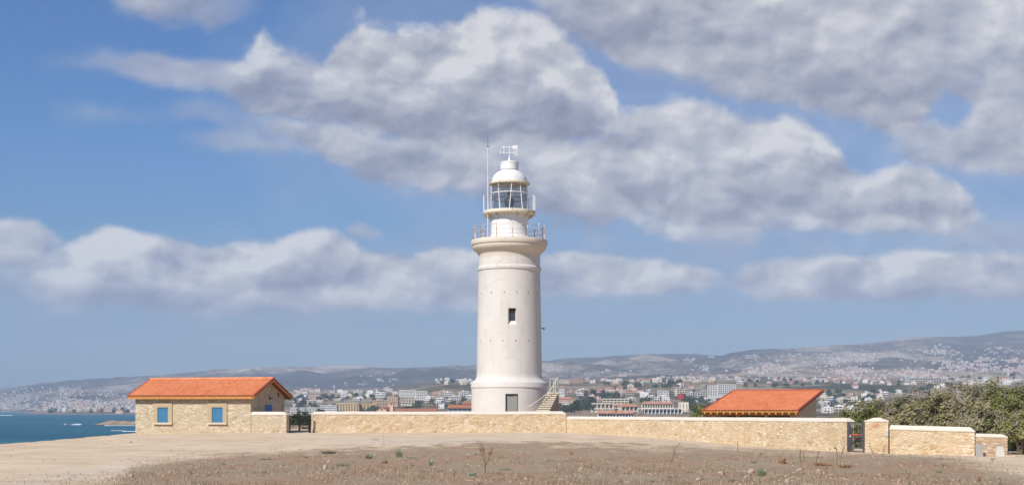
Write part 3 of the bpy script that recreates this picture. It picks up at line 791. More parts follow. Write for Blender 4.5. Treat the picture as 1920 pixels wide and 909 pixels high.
MB().tube([(ru*math.cos(R(d)), ru*math.sin(R(d)), lz(368)) for d in range(-24, 200, 6)], 0.014, 5).build('lantern_rail', M_LRAIL, LH)
# lantern
rg = 33.6 * KL
gl = MB().lathe([(rg, lz(396)), (rg, lz(346))], 48, capb=False, capt=False).build('lantern_glazing', M_GLASS, LH)
for (at, ab) in ((-76, -87), (-37, -31), (8, 0), (35, 46), (75, 86), (120, 111), (160, 171), (200, 190), (238, 248)):
    rr = rg + .03
    f = lambda dg, z: (rr * math.sin(R(dg)), -rr * math.cos(R(dg)), z)
    MB().tube([f(at, lz(346)), f((at + ab) / 2, lz(371)), f(ab, lz(396))], 0.038, 6).build('glazing_bar', M_LRAIL, LH)
MB().tube([((rg+.05)*math.cos(2*math.pi*i/60), (rg+.05)*math.sin(2*math.pi*i/60), lz(364)) for i in range(60)], 0.036, 6, close=True).build('handrail_ring', M_LRAIL, LH)
MB().tube([((rg-.10)*math.cos(2*math.pi*i/60), (rg-.10)*math.sin(2*math.pi*i/60), lz(374)) for i in range(60)], 0.028, 6, close=True).build('glazing_ring', M_IRON2, LH)
lens = MB().lathe([(0.42, lz(396)), (0.42, lz(391)), (0.16, lz(390)), (0.16, lz(387)), (0.30, lz(386)), (0.42, lz(382)), (0.42, lz(376)), (0.30, lz(372)), (0.12, lz(371)), (0.10, lz(366)), (0.22, lz(364)), (0.05, lz(357))], 20)
lens.build('optic', M_LENS, LH)
mb = MB().lathe(lprof([(34, 347.5), (38.2, 346.5), (38.6, 345), (38.2, 343.2), (35.5, 342.2)]), 80)
mb.build('lantern_eave', M_DECK, LH)
dome = [(34.6, 343.4), (34.2, 342.6)]
for i in range(0, 19):
    q = R(61.5) * i / 18
    dome.append((34.0 * math.cos(q), 342.4 - 25.2 * math.sin(q)))
mb = MB().lathe(lprof(dome), 80); mb.build('dome', M_WHITE, LH)
vent = MB().lathe(lprof([(15.6, 320.2), (15.6, 318.8), (17.0, 318.4), (17.0, 307.4), (17.6, 307.0), (17.6, 305.2), (14, 303.6), (7, 302.2), (3.4, 301.6)]), 56).build('vent_drum', M_WHITE, LH)
MB().lathe(lprof([(3.4, 301.8), (2.2, 299), (1.2, 295), (0.5, 292)]), 16).build('finial', M_WHITE, LH)
vane = MB().tube([(0, 0, lz(292.5)), (0, 0, lz(271.5))], 0.028, 6).tube([(-10.5*KL, 0, lz(286.6)), (10*KL, 0, lz(286.6))], 0.030, 6)
VANE = vane.build('weather_vane', M_WHITE, LH)
ar = MB().tube([(-13*KL, 0, lz(276.3)), (14*KL, 0, lz(276.3))], 0.034, 6)
ar.prism([(-14.2*KL, -.02, lz(276.3)), (-9.6*KL, -.02, lz(273.6)), (-9.6*KL, -.02, lz(279.0))], (0, .04, 0))
ar.prism([(3.6*KL, -.02, lz(276.3)), (7.5*KL, -.02, lz(272.4)), (9.5*KL, -.02, lz(273.4)), (16.2*KL, -.02, lz(272.2)), (14.6*KL, -.02, lz(276.3)), (16.2*KL, -.02, lz(279.6)), (9.5*KL, -.02, lz(278.9)), (7.5*KL, -.02, lz(279.8))], (0, .04, 0))
ar.build('arrow', M_WHITE, VANE)
def strokes(name, segs, cx, y0, y1, wpx, th=0.10):
    mbx = MB()
    zb_, zt_ = lz(y1), lz(y0)
    for (ax, az, bx, bz) in segs:
        a = Vector((cx * KL + ax * wpx * KL, 0, zb_ + az * (zt_ - zb_))); b = Vector((cx * KL + bx * wpx * KL, 0, zb_ + bz * (zt_ - zb_)))
        d = (b - a).normalized(); n = Vector((-d.z, 0, d.x)) * th / 2
        mbx.prism([a - n + Vector((0, -.02, 0)), b - n + Vector((0, -.02, 0)), b + n + Vector((0, -.02, 0)), a + n + Vector((0, -.02, 0))], (0, .04, 0))
    return mbx.build(name, M_WHITE, VANE)
strokes('letter_w', [(-.5, 1, -.25, 0), (-.25, 0, 0, .8), (0, .8, .25, 0), (.25, 0, .5, 1), (-.62, 1, -.38, 1), (.38, 1, .62, 1)], -10.3 - 3.0, 282.5, 290.8, 6.6)
strokes('letter_e', [(-.35, 0, -.35, 1), (-.55, 0, .5, 0), (-.55, 1, .5, 1), (-.35, .5, .3, .5), (.5, 0, .5, .2), (.5, 1, .5, .8)], 12.6, 282.5, 290.8, 5.0)
# radio mast on the gallery
ax_ = (915 - 955) * KL; ay_ = -0.9
mm = MB().tube([(ax_, ay_, lz(451)), (ax_, ay_, lz(279))], 0.045, 8, r1=0.035)
mast = mm.build('radio_mast', M_MASTW, LH)
MB().lathe([(0.07, lz(279.5)), (0.07, lz(277.5))], 8, ax_, ay_).tube([(ax_, ay_, lz(278)), (ax_, ay_, lz(254))], 0.022, 6, r1=0.012).build('whip_aerial', M_MASTD, mast)
MB().tube([(ax_, ay_, lz(335.5)), (ax_ + 6.5*KL, ay_ + .2, lz(336.5))], 0.025, 6).build('bracket', M_MASTW, mast)

# ================================================================== outside stair
SD0 = 113.0
ST = thing('outside_staircase', 'steep cream stone staircase with white handrail climbing beside the lighthouse base', 'staircase', (xpx(1005, SD0), SD0, 0))
so_ = ST.location
NS = 19
body = MB(); top_i = NS - 1
sp_ = []
for i in range(NS):
    yrow = 808 - 4.05 * i
    d = SD0 - 2.4 + 0.27 * i
    xl = 1005 + 0.66 * (769 - yrow); xr = max(xl + 20, 1030 + 0.50 * (769 - yrow))
    z1 = zpx(yrow, d)
    x0, x1 = xpx(xl, d), xpx(xr, d)
    sp_.append((x0, x1, d, z1))
for i, (x0, x1, d, z1) in enumerate(sp_):
    MB().box(x0 - so_.x, x1 - so_.x, d - .05 - so_.y, d + .30 - so_.y, z1 - .105, z1).build('tread', M_STEP, ST)
    body.box(x0 + .06 - so_.x, x1 - .10 - so_.x, d + .03 - so_.y, d + .27 - so_.y + .002 * i, -0.3, z1 - .107)
body.build('stair_wall', M_STRING_SHADE, ST)
x0, x1, d, z1 = sp_[-1]
MB().box(xpx(1031, d) - so_.x, xpx(1048, d) - so_.x, d + .36 - so_.y, d + 2.2 - so_.y, -0.3, z1 + .002).build('landing', M_STRING_SHADE, ST)
hp = []
for (xx, yy_, i) in ((984, 766, 7), (997, 758, 9), (1012, 748.5, 12), (1026, 737, 15), (1036, 725, 17), (1042, 714, 18), (1044.5, 707.5, 18.6)):
    d = SD0 - 2.4 + 0.27 * i - .02
    hp.append((xpx(xx, d) - so_.x, d - so_.y, zpx(yy_, d)))
MB().tube(hp, 0.030, 8).build('handrail', M_MASTW, ST)
for (xx, yt, yb, dd_) in ((1045.5, 707, 734, 0.3), (1041.5, 709, 734, 0.9), (1038.5, 709, 734, 1.9), (1031.5, 709, 734, 1.9)):
    d = sp_[-1][2] + dd_
    MB().tube([(xpx(xx, d) - so_.x, d - so_.y, zpx(yb, d)), (xpx(xx, d) - so_.x, d - so_.y, zpx(yt, d))], 0.025, 6).build('rail_post', M_MASTW, ST)
d = sp_[-1][2] + 1.9
MB().tube([(xpx(1031.5, d) - so_.x, d - so_.y, zpx(709.3, d)), (xpx(1038.5, d) - so_.x, d - so_.y, zpx(709.3, d)), (xpx(1041.5, d - 1) - so_.x, d - 1 - so_.y, zpx(709.3, d - 1))], 0.025, 6).build('landing_rail', M_MASTW, ST)

# ================================================================== stone house
TH = R(16.2); cH, sH = math.cos(TH), math.sin(TH)
HC = Vector((xpx(470, 103), 103.0, 0))
HS = thing('stone_house', 'long stone house with orange tiled gable roof and closed blue shutters by the sea', 'house', HC, -TH)
def hs_x(x):          # photo column -> local x on the front wall
    k = (x - 960) / F; return (HC.y * k - HC.x) / (cH + sH * k)
def hs_y(x):          # photo column -> local y on the right gable wall
    k = (x - 960) / F; return (HC.y * k - HC.x) / (sH - cH * k)
def fz(y, lx, ly=0): return zpx(y, HC.y - sH * lx + cH * ly)
HL = hs_x(254); HD = 5.7; RZ, EZ = 4.06, 2.76; OV = 0.36; OS = 0.42
roof_at = lambda y: EZ + (RZ - EZ) * (y + OV) / (HD / 2 + OV) if y <= HD / 2 else EZ + (RZ - EZ) * (HD + OV - y) / (HD / 2 + OV)
mb = MB()
zw = roof_at(0) - 0.16; zr_ = RZ - 0.16
mb.prism([(HL, 0, -0.5), (HL, 0, zw), (HL, HD / 2, zr_), (HL, HD, zw), (HL, HD, -0.5)], (-HL, 0, 0))
hw = mb.build('wall', M_HOUSE, HS)
roof = MB()
tile_slope(roof, HL - OS, OS - .06, -OV, EZ, HD / 2, RZ)
tile_slope(roof, HL - OS, OS - .06, HD + OV, EZ, HD / 2, RZ)
RF = roof.build('roof', M_TILE, HS, fix=False)
def slope_slab(mbx, xa, xb, t0, t1, ya=-OV, yb=HD + OV):
    for (p0, p1) in (((ya, EZ), (HD / 2, RZ)), ((yb, EZ), (HD / 2, RZ))):
        mbx.prism([(xa, p0[0], p0[1] - t1), (xa, p1[0], p1[1] - t1), (xa, p1[0], p1[1] - t0), (xa, p0[0], p0[1] - t0)], (xb - xa, 0, 0))
sf = MB(); slope_slab(sf, HL - OS + .03, OS - .09, 0.04, 0.145); sf.build('soffit', M_WOODD, RF)
rc = MB()
nseg = 26
for i in range(nseg):
    xa = HL - OS + (2 * OS - HL - .02) * i / nseg; xb = HL - OS + (2 * OS - HL - .02) * (i + 1) / nseg + .03
    rc.tube([(xa, HD / 2, RZ + .0), (xb, HD / 2, RZ + .012)], 0.12, 10, r1=0.105)
rc.build('ridge_cap', M_TILE, RF)
for xa in (HL - OS - .05, OS - .05):
    for sgn in (0, 1):
        ya, yb = (-OV - .03, HD / 2) if sgn == 0 else (HD + OV + .03, HD / 2)
        v = MB().prism([(xa, ya, EZ + .055), (xa, yb, RZ + .06), (xa, yb, RZ - .08), (xa, ya, EZ - .08)], (.12, 0, 0)); v.build('verge', M_VERGE, RF)
        b = MB().prism([(xa + .03, ya, EZ - .085), (xa + .03, yb, RZ - .085), (xa + .03, yb, RZ - .24), (xa + .03, ya, EZ - .24)], (.05, 0, 0)); b.build('bargeboard', M_WOOD, RF)
for ya, yb in ((-OV - .045, -OV), (HD + OV, HD + OV + .045)):
    MB().box(HL - OS + .0, OS - .075, ya, yb, EZ - .25, EZ - .045).build('fascia', M_WOOD, RF)
    MB().tube([(HL - OS, (ya + yb) / 2 + (-.03 if ya < 0 else .03), EZ - .02), (OS - .05, (ya + yb) / 2 + (-.03 if ya < 0 else .03), EZ - .02)], 0.045, 8).build('gutter', M_VERGE, RF)
for (xa, xb) in ((296.2, 315.6), (398.0, 418.2)):
    a, b = hs_x(xa), hs_x(xb); zt, zb_ = fz(763.2, a), fz(791.4, a)
    s = MB()
    n = 0.34
    s.box(a - n, a - .005, -.07, .02, zb_, zt + .30).box(b + .005, b + n, -.07, .02, zb_, zt + .30).box(a - .005, b + .005, -.07, .02, zt + .005, zt + .30)
    sr = s.build('window_surround', M_SURR, HS)
    MB().box(a - n - .02, b + n + .02, -.16, .02, zb_ - .14, zb_ - .004).build('window_sill', M_SILL, HS)
    m2 = (a + b) / 2
    for (p, q) in ((a + .004, m2 - .006), (m2 + .006, b - .004)):
        sh = MB().box(p, q, -.008, .02, zb_ + .004, zt - .004).build('shutter', M_BLUE, HS)
        for zz_ in (zb_ + .15, zt - .2): MB().box(p + .03, q - .03, -.018, -.0085, zz_, zz_ + .05).build('hinge', M_BLUE, sh)
a, b = hs_y(497), hs_y(509.5)
MB().box(-.02, .03, a, b, 1.0, fz(758, 0, a)).build('shutter', M_BLUEY, HS)
q = hs_y(522); MB().box(-.05, .012, q - .10, q + .10, fz(743.5, 0, q), fz(736.5, 0, q)).build('vent', M_DARK, HS)
q = hs_y(503); MB().box(-.05, .012, q - .08, q + .08, fz(742.2, 0, q), fz(740.2, 0, q)).build('vent', M_DARK, HS)
q = hs_y(505); MB().box(.0, .05, q - .08, q + .08, fz(748.5, 0, q), fz(744.5, 0, q)).box(.05, .22, q - .03, q + .25, fz(746.2, 0, q), fz(745, 0, q)).build('wall_lamp', M_IRON, HS)

# ================================================================== boundary walls
def stone_wall(label, A, B, zA, zB, thick=0.5, cop=0.25, hipA=True, hipB=True, mat=M_WALL, name='stone_wall', lean=0.11, cat='wall'):
    A = Vector((A[0], A[1], 0)); B = Vector((B[0], B[1], 0)); Lw = (B - A).length
    ang = math.atan2(B.y - A.y, B.x - A.x)
    gA = g_z(A.x, A.y)
    W_ = thing(name, label, cat, (A.x, A.y, gA), ang)
    zA -= gA; zB -= gA
    n = max(2, int(Lw / 0.5)); rnd = random.Random(int(A.x * 100))
    mb = MB(); vs = []; rowsn = 7
    for i in range(n + 1):
        s_ = i / n; zt = zA + (zB - zA) * s_ - cop
        for k in range(rowsn):
            f = k / (rowsn - 1)
            jit = rnd.uniform(-.022, .022) if 0 < i < n else 0
            vs.append((Lw * s_, jit, -0.9 + (zt + 0.9) * f))
    fs = [(i*rowsn + k, (i+1)*rowsn + k, (i+1)*rowsn + k + 1, i*rowsn + k + 1) for i in range(n) for k in range(rowsn - 1)]
    mb.add(vs, fs)
    zta, ztb = zA - cop, zB - cop
    mb.add([(0, 0, -.9), (0, thick, -.9), (Lw, thick, -.9), (Lw, 0, -.9), (0, 0, zta), (0, thick, zta), (Lw, thick, ztb), (Lw, 0, ztb)],
           [(0, 4, 5, 1), (1, 5, 6, 2), (2, 6, 7, 3), (4, 7, 6, 5)])
    mb.build('wall_body', mat, W_)
    c = MB(); o = 0.025
    ia = lean * 2.4 if hipA else 0.0; ib = lean * 2.4 if hipB else 0.0
    nn = max(1, int(Lw / 1.5))
    def ring(x, z, x2):
        return [(x, -o, z - cop + .003), (x, -o, z - cop + .07), (x2, lean, z), (x2, thick - lean, z), (x, thick + o, z - cop + .07), (x, thick + o, z - cop + .003)]
    rings = []
    for i in range(nn + 1):
        s_ = i / nn; x = -o + (Lw + 2 * o) * s_; z = zA + (zB - zA) * s_
        x2 = x + (ia if i == 0 else 0) - (ib if i == nn else 0)
        jz = rnd.uniform(-.012, .012) if 0 < i < nn else 0
        rings.append(ring(x, z + jz, x2))
    vs = [v for r in rings for v in r]
    fs = [(i*6 + k, i*6 + (k+1) % 6, (i+1)*6 + (k+1) % 6, (i+1)*6 + k) for i in range(nn) for k in range(6)]
    fs += [tuple(range(6)), tuple(nn*6 + k for k in reversed(range(6)))]
    c.add(vs, fs); c.build('coping', M_COPING, W_, bevel=0.02)
    return W_
def pp(x, d): return (xpx(x, d), d)
stone_wall('short stone wall with white coping joining the stone house to the double gate', (HC.x + .02, HC.y + .03), pp(537, 102.3), zpx(771.2, 103), zpx(771.4, 102.3), hipA=False, mat=M_HOUSE)
stone_wall('longest stone wall, its high white coping running in front of the lighthouse', pp(583.5, 105.6), pp(1061, 107.0), zpx(771, 105.6), zpx(770.5, 107))
W3A, W3B = (xpx(1061.5, 107.1), 107.1), pp(1588.5, 78.0)
stone_wall('lower stepped down stone wall between the lighthouse wall and the single gate', W3A, W3B, zpx(780, 107), zpx(782.8, 78), hipA=False, cop=0.24)
pier = stone_wall('tall stone gate pier with white pyramid cap right of the single gate', pp(1621.5, 77.2), pp(1665.5, 76.8), zpx(782.3, 77.2), zpx(782.3, 76.8), thick=0.75, cop=0.24, name='gate_pier', cat='pier', lean=0.2)
MB().box(1.02, 1.24, -.03, .02, zpx(817, 77)-pier.location.z, zpx(808.5, 77)-pier.location.z).build('pale_block', M_PALE, pier)
MB().box(.60, .65, -.028, .0, zpx(800, 77)-pier.location.z, zpx(793.5, 77)-pier.location.z).box(.65, .75, -.028, 0, zpx(794.7, 77)-pier.location.z, zpx(793.4, 77)-pier.location.z).box(.70, .75, -.028, .0, zpx(798, 77)-pier.location.z, zpx(794.7, 77)-pier.location.z).build('painted_mark', M_MARK, pier)
stone_wall('stone wall with straight white coping between the gate pier and the shrubs', pp(1667, 77.0), pp(1827.5, 75.3), zpx(796, 77), zpx(800.3, 75.3), hipA=False, cop=0.27)
stone_wall('lowest stone wall end behind the grey upright slab, of orange rubble', pp(1829, 75.4), pp(1889, 75.0), zpx(812, 75.4), zpx(813.5, 75), hipA=False, cop=0.20, mat=M_CURVE, thick=0.7)
stone_wall('broken stub of orange rubble wall at the far end of the boundary', pp(1890, 75.3), pp(1904, 76.6), zpx(844, 75.2), zpx(852, 76.6), cop=0.12, mat=M_CURVE, thick=0.6)

# ================================================================== gates
def iron_gate(label, A, B, zb_, zt, leaves, nb, mat, post=0.09):
    A = Vector((A[0], A[1], 0)); B = Vector((B[0], B[1], 0)); Lw = (B - A).length
    ang = math.atan2(B.y - A.y, B.x - A.x)
    G = thing('iron_gate', label, 'gate', (A.x, A.y, zb_), ang); H = zt - zb_
    for x in (0, Lw):
        MB().box(x - post / 2, x + post / 2, -post / 2, post / 2, -.25, H).build('gate_post', mat, G)
    span = (Lw - post - .02 * (leaves + 1)) / leaves
    for l in range(leaves):
        xa = post / 2 + .02 + l * (span + .02); xb = xa + span
        fr = MB()
        for (p, q) in ((xa, xa + .05), (xb - .05, xb)): fr.box(p, q, -.025, .025, .06, H - .02)
        for z in (.08, H * .47, H - .09): fr.box(xa + .051, xb - .051, -.025, .025, z, z + .05)
        lf = fr.build('gate_leaf', mat, G)
        for i in range(nb):
            x = xa + .05 + (span - .1) * (i + .5) / nb
            MB().tube([(x, -.001, .09), (x, -.001, H - .05)], 0.013, 6).build('bar', mat, lf)
    return G
G1 = iron_gate('brown iron double gate beside the stone house', pp(541.5, 103.6), pp(581, 105.2), zpx(809.5, 105), zpx(778.0, 105), 2, 6, M_IRON, 0.12)
G2 = iron_gate('narrow grey iron single gate left of the stone pier', pp(1590, 77.9), pp(1619.5, 77.5), zpx(843, 77.7), zpx(790, 77.7), 1, 7, M_IRON2, 0.10)
ga = MB().box(.10, .72, -.045, -.03, .82, .87).build('red_bar', M_RED, G2)
MB().box(.10, .16, -.07, -.046, .72, .80).build('padlock', M_WHITE, G2)

# ================================================================== tiled shed
sc_ = 1.085
FLx, FLy = 12.2 * sc_, 90 * sc_
TS = R(25); cS, sS = math.cos(TS), math.sin(TS)
SH = thing('tiled_shed', 'open sided shed with orange tiled lean-to roof behind the stone wall', 'shed', (FLx, FLy, g_z(FLx, FLy)), -TS)
sg = g_z(FLx, FLy)
Ws, Ds = 6.1 * sc_, 7.0 * sc_
ez = zpx(769.6, 96) - sg; rz_ = zpx(732.3, 103) - sg
roof = MB(); tile_slope(roof, 0, Ws, 0, ez, Ds, rz_, pitch=.22, course=.34)
RF2 = roof.build('roof', M_TILE, SH, fix=False)
sl_ = MB().prism([(0.05, 0.02, ez - .03), (0.05, Ds, rz_ - .03), (0.05, Ds, rz_ - .10), (0.05, 0.02, ez - .10)], (Ws - .1, 0, 0)); sl_.build('roof_boards', M_WOOD, RF2)
for xa in (-.07, Ws - .05):
    MB().prism([(xa, -.03, ez + .07), (xa, Ds + .02, rz_ + .08), (xa, Ds + .02, rz_ - .13), (xa, -.03, ez - .13)], (.12, 0, 0)).build('verge', M_VERGE, RF2)
MB().tube([(-.05, Ds, rz_ + .02), (Ws + .05, Ds, rz_ + .02)], 0.10, 10).build('ridge_cap', M_VERGE, RF2)
nr_ = 15
for i in range(nr_):
    x = .12 + (Ws - .24) * i / (nr_ - 1)
    sl0 = (rz_ - ez) / Ds
    MB().prism([(x - .045, -.02, ez - .105), (x - .045, 3.0, ez - .105 + sl0 * 3.02), (x - .045, 3.0, ez - .24 + sl0 * 3.02), (x - .045, -.02, ez - .24)], (.09, 0, 0)).build('rafter', M_WOOD, RF2)
MB().box(.1, Ws - .1, .55, .70, ez - .30, ez - .10).build('beam', M_WOOD, SH)
for i in range(4):
    x = .3 + (Ws - .6) * i / 3
    MB().box(x - .09, x + .09, .54, .72, -.3, ez - .302).build('post', M_WOOD, SH)
tz = lambda y: ez + (rz_ - ez) * y / Ds - .11
for (xa, xb) in ((.25, .6), (Ws - .75, Ws - .40)):
    MB().prism([(xa, .9, -.4), (xa, .9, tz(.9)), (xa, Ds - .35, tz(Ds - .35)), (xa, Ds - .35, -.4)], (xb - xa, 0, 0)).build('side_wall', M_HOUSE, SH)
MB().box(.6, Ws - .75, Ds - .70, Ds - .36, -.4, tz(Ds - .7)).build('back_wall', M_HOUSE, SH)

# ================================================================== slabs and rubble at the wall end
def slab(label, x, yb, w_px, yt, d, mat, lean, rz, taper=1.0, th=.12, name='stone_slab', cat='slab'):
    z0 = zpx(yb, d); hgt = (yb - yt) / F * d; wid = w_px / F * d
    mb = MB(); tw = wid * taper
    vs = [(-wid/2, 0, -.15), (wid/2, 0, -.15), (wid/2, th, -.15), (-wid/2, th, -.15), (-tw/2, lean, hgt), (tw/2, lean, hgt), (tw/2, lean + th, hgt), (-tw/2, lean + th, hgt)]
    mb.add(vs, [(0,3,2,1),(4,5,6,7),(0,1,5,4),(1,2,6,5),(2,3,7,6),(3,0,4,7)])
    o = mb.build(name, mat, None, loc=(xpx(x, d), d, z0), rz=rz, bevel=.015); tag(o, label, cat); return o
slab('grey rectangular slab standing upright against the wall end', 1837, 856, 13.5, 832, 74.6, M_GREY, .18, R(-8))
slab('pale tapering slab leaning on the orange rubble wall', 1877, 858, 20, 836.5, 74.3, M_PALE, .25, R(-5), .6)
def rock(name, label, loc, size, seed, mat, flat=0.7, cat='stone', group=None, sub=2, boxy=0.0):
    bm = bmesh.new(); bmesh.ops.create_icosphere(bm, subdivisions=sub, radius=1.0)
    rnd = random.Random(seed); off = Vector((rnd.uniform(0, 50), rnd.uniform(0, 50), rnd.uniform(0, 50)))
    from mathutils import noise as mn
    for v in bm.verts:
        n = mn.noise(v.co * 1.3 + off) * 0.45 + mn.noise(v.co * 3 + off) * 0.18
        c = v.co * (1 + n)
        if boxy: c = Vector([math.copysign(abs(q) ** (1 - boxy), q) for q in c])
        v.co = Vector((c.x * size[0], c.y * size[1], c.z * size[2] * flat))
    me = bpy.data.meshes.new(name); bm.to_mesh(me); bm.free(); me.materials.append(mat)
    o = bpy.data.objects.new(name, me); link(o); o.location = loc; o.rotation_euler = (0, 0, rnd.uniform(0, 6))
    tag(o, label, cat, group); return o
m, t = material('limestone'); p = t.obj(); n = t.noise(p, 5, 5, .65); oi = t.node('ShaderNodeObjectInfo').outputs['Random']
c = t.mix(t.range(n, .3, .7), (0.36, 0.27, 0.19), (0.58, 0.48, 0.37)); c = t.mix(t.math('MULTIPLY', oi, .45), c, (0.34, 0.25, 0.17))
t.set('Base Color', c); t.set('Roughness', .95); t.bump(n, .8, .04); M_ROCK = m
for i, (x, y, wpx_, hpx, lb) in enumerate([(1880, 862, 30, 9, 'long pale ledge stone under the leaning slab'), (1908, 866, 32, 10, 'broad pale block at the edge of the frame'), (1893, 855, 14, 8, 'small orange block on top of the ledge stones'), (1912, 857, 20, 7, 'flat pale block behind the broad edge block')]):
    d = 73.5 if i < 2 else 74.4
    rock('block', lb, (xpx(x, d), d, zpx(y + hpx / 2, d) + .06), (wpx_ / 2 / F * d, .35, hpx / 2 / F * d * 1.2), 100 + i, M_ROCK, 1.0, 'stone', None, 2, .35)
# ================================================================== the town on the coastal slope
_dg = np.concatenate([np.arange(200, 1200, 10), np.arange(1200, 9200, 12.0)])
def town_D(x, y, dmin=900):
    """distance at which the land seen in column x reaches row y"""
    z = hills_z(np.full(len(_dg), float(x)), _dg)
    rows_ = HZ + (E - z) * F / _dg
    ok = np.where((rows_ <= y) & (_dg > dmin))[0]
    if len(ok) == 0: return None
    return float(_dg[ok[0]])
def land_z(X, Y): return float(hills_z(np.array([960 + X * F / Y]), np.array([Y]))[0])
def flat(name, col, rough=0.85):
    m, t = material(name); p = t.pos()
    n = t.noise(p, 0.12, 4, .6)
    t.set('Base Color', t.mix(t.range(n, .35, .7), col, tuple(c * .86 for c in col))); t.set('Roughness', rough)
    return m
WALLC = {'white': flat('white_render', (0.74, 0.72, 0.69)), 'cream': flat('cream_render', (0.70, 0.62, 0.50)), 'pink': flat('pink_render', (0.66, 0.50, 0.42)),
         'peach': flat('peach_render', (0.62, 0.44, 0.31)), 'ochre': flat('ochre_render', (0.60, 0.43, 0.20)), 'grey': flat('grey_render', (0.50, 0.49, 0.48))}
M_WIN = flat('far_window', (0.085, 0.09, 0.095), .3)
M_FTILE = flat('far_roof_tiles', (0.46, 0.225, 0.15))
M_FTILE2 = flat('far_brown_tiles', (0.36, 0.15, 0.09))
M_PANEL = flat('far_blue_glass', (0.10, 0.14, 0.20), .3)

def block_mb(w_, d_, st, roof, style, rnd):
    mb = MB(); H = st * 3.0; w2 = w_ / 2
    mb.box(-w2, w2, 0, d_, -3, H)
    nb = max(2, int(w_ / 3.6)); bw = w_ / nb
    if style == 'balcony':
        for k in range(1, st + 1):
            mb.box(-w2 - .1, w2 + .1, -1.5, -.003, k * 3 - .28, k * 3 - .003)
            if k < st: mb.box(-w2 - .1, w2 + .1, -1.5, -1.35, k * 3, k * 3 + .85)
        for i in range(nb + 1):
            x = -w2 + bw * i; mb.box(x - .16, x + .16, -1.34, -.003, -3, H - .285)
        for k in range(st):
            for i in range(nb):
                x = -w2 + bw * (i + .5); mb.box(x - bw * .34, x + bw * .34, -.03, -.002, k * 3 + .05, k * 3 + 2.3, 1)
    else:
        for k in range(st):
            for i in range(nb):
                x = -w2 + bw * (i + .5); wd = rnd.choice((.55, .7, .95)); hh = rnd.choice((1.2, 1.4, 2.1))
                mb.box(x - wd, x + wd, -.04, -.002, k * 3 + 2.35 - hh, k * 3 + 2.35, 1)
                if rnd.random() < .35: mb.box(x - wd - .6, x + wd + .6, -1.1, -.003, k * 3 - .14, k * 3 + .75)
    for k in range(st):
        for q in (0.3, 0.7):
            for sx in (-1, 1):
                xo = sx * (w2 + .04); xi = sx * (w2 + .002)
                mb.box(min(xo, xi), max(xo, xi), d_ * q - .6, d_ * q + .6, k * 3 + .9, k * 3 + 2.3, 1)
    if roof == 'flat':
        for (a, b, c, e) in ((-w2, w2, 0, .2), (-w2, w2, d_ - .2, d_), (-w2, -w2 + .2, .2, d_ - .2), (w2 - .2, w2, .2, d_ - .2)):
            mb.box(a, b, c, e, H + .002, H + .7)
        x = rnd.uniform(-w2 * .5, w2 * .3); mb.box(x, x + 2.6, d_ * .4, d_ * .7, H + .001, H + 2.3)
        for _ in range(2):
            x = rnd.uniform(-w2 * .8, w2 * .7); mb.box(x, x + .8, d_ * .2, d_ * .2 + 1.6, H + .9, H + 1.9); mb.box(x - .2, x + 1.2, d_ * .2 - .8, d_ * .2 - .1, H + .3, H + 1.2, 3)
    else:
        o = .5; r = min(2.4, d_ * .28)
        A = [(-w2 - o, -o - (1.4 if style == 'balcony' else 0), H + .003), (w2 + o, -o - (1.4 if style == 'balcony' else 0), H + .003), (w2 + o, d_ + o, H + .003), (-w2 - o, d_ + o, H + .003)]
        hp_ = min(w2 * .55, d_ * .4) if rnd.random() < .6 else -o + .01
        T = [(-w2 + hp_, d_ / 2, H + r), (w2 - hp_, d_ / 2, H + r)]
        mb.add(A + T, [(0, 1, 5, 4), (1, 2, 5), (2, 3, 4, 5), (3, 0, 4), (3, 2, 1, 0)], 2)
    return mb
VAR = []
rv = random.Random(5)
for (w_, d_, st, roof, style) in [(11, 9, 2, 'flat', 'plain'), (14, 10, 2, 'flat', 'balcony'), (10, 9, 1, 'flat', 'plain'), (18, 11, 3, 'flat', 'balcony'), (16, 10, 3, 'flat', 'plain'), (24, 12, 3, 'flat', 'balcony'),
                                 (11, 9, 2, 'tile', 'plain'), (15, 10, 2, 'tile', 'balcony'), (20, 10, 2, 'tile', 'plain'), (12, 10, 1, 'tile', 'plain'), (13, 10, 2, 'flat', 'plain'), (9, 9, 2, 'flat', 'balcony')]:
    VAR.append((w_, d_, st, roof, style, block_mb(w_, d_, st, roof, style, rv)))
_hm = {}
def house_mesh(vi, colour):
    if (vi, colour) not in _hm:
        me = VAR[vi][5].mesh('house', fix=False)
        for m_ in (WALLC[colour], M_WIN, M_FTILE, M_PANEL): me.materials.append(m_)
        _hm[(vi, colour)] = me
    return _hm[(vi, colour)]
PLACED = []     # (column, row, width in px, object, kind words)
def clash(x, y, wpx):
    for (X_, Y_, W_, *_r) in PLACED:
        if abs(x - X_) < .55 * (wpx + W_) and abs(y - Y_) < 2.6: return True
    return False
BLOCKED = []    # image zones kept for the landmark buildings (x0, x1, y0, y1)
HOUSES = []
def put_house(x, y, vi, colour, rot=None, rnd=random, D=None, force=False):
    D = D or town_D(x, y)
    if D is None: return None
    w_, d_, st, roof, style, _m = VAR[vi]
    wpx = w_ * F / D
    if not force:
        if clash(x, y, wpx): return None
        for (a, b, c, e) in BLOCKED:
            if a - wpx / 2 < x < b + wpx / 2 and c < y < e: return None
    X = xpx(x, D)
    o = bpy.data.objects.new('house', house_mesh(vi, colour)); link(o)
    o.location = (X, D, land_z(X, D)); o.rotation_euler = (0, 0, rot if rot is not None else R(rnd.uniform(-38, 22)))
    PLACED.append((x, y, wpx, o))
    HOUSES.append((x, y, o, colour, 'red-roofed' if roof == 'tile' else 'flat-roofed', st, style))
    return o

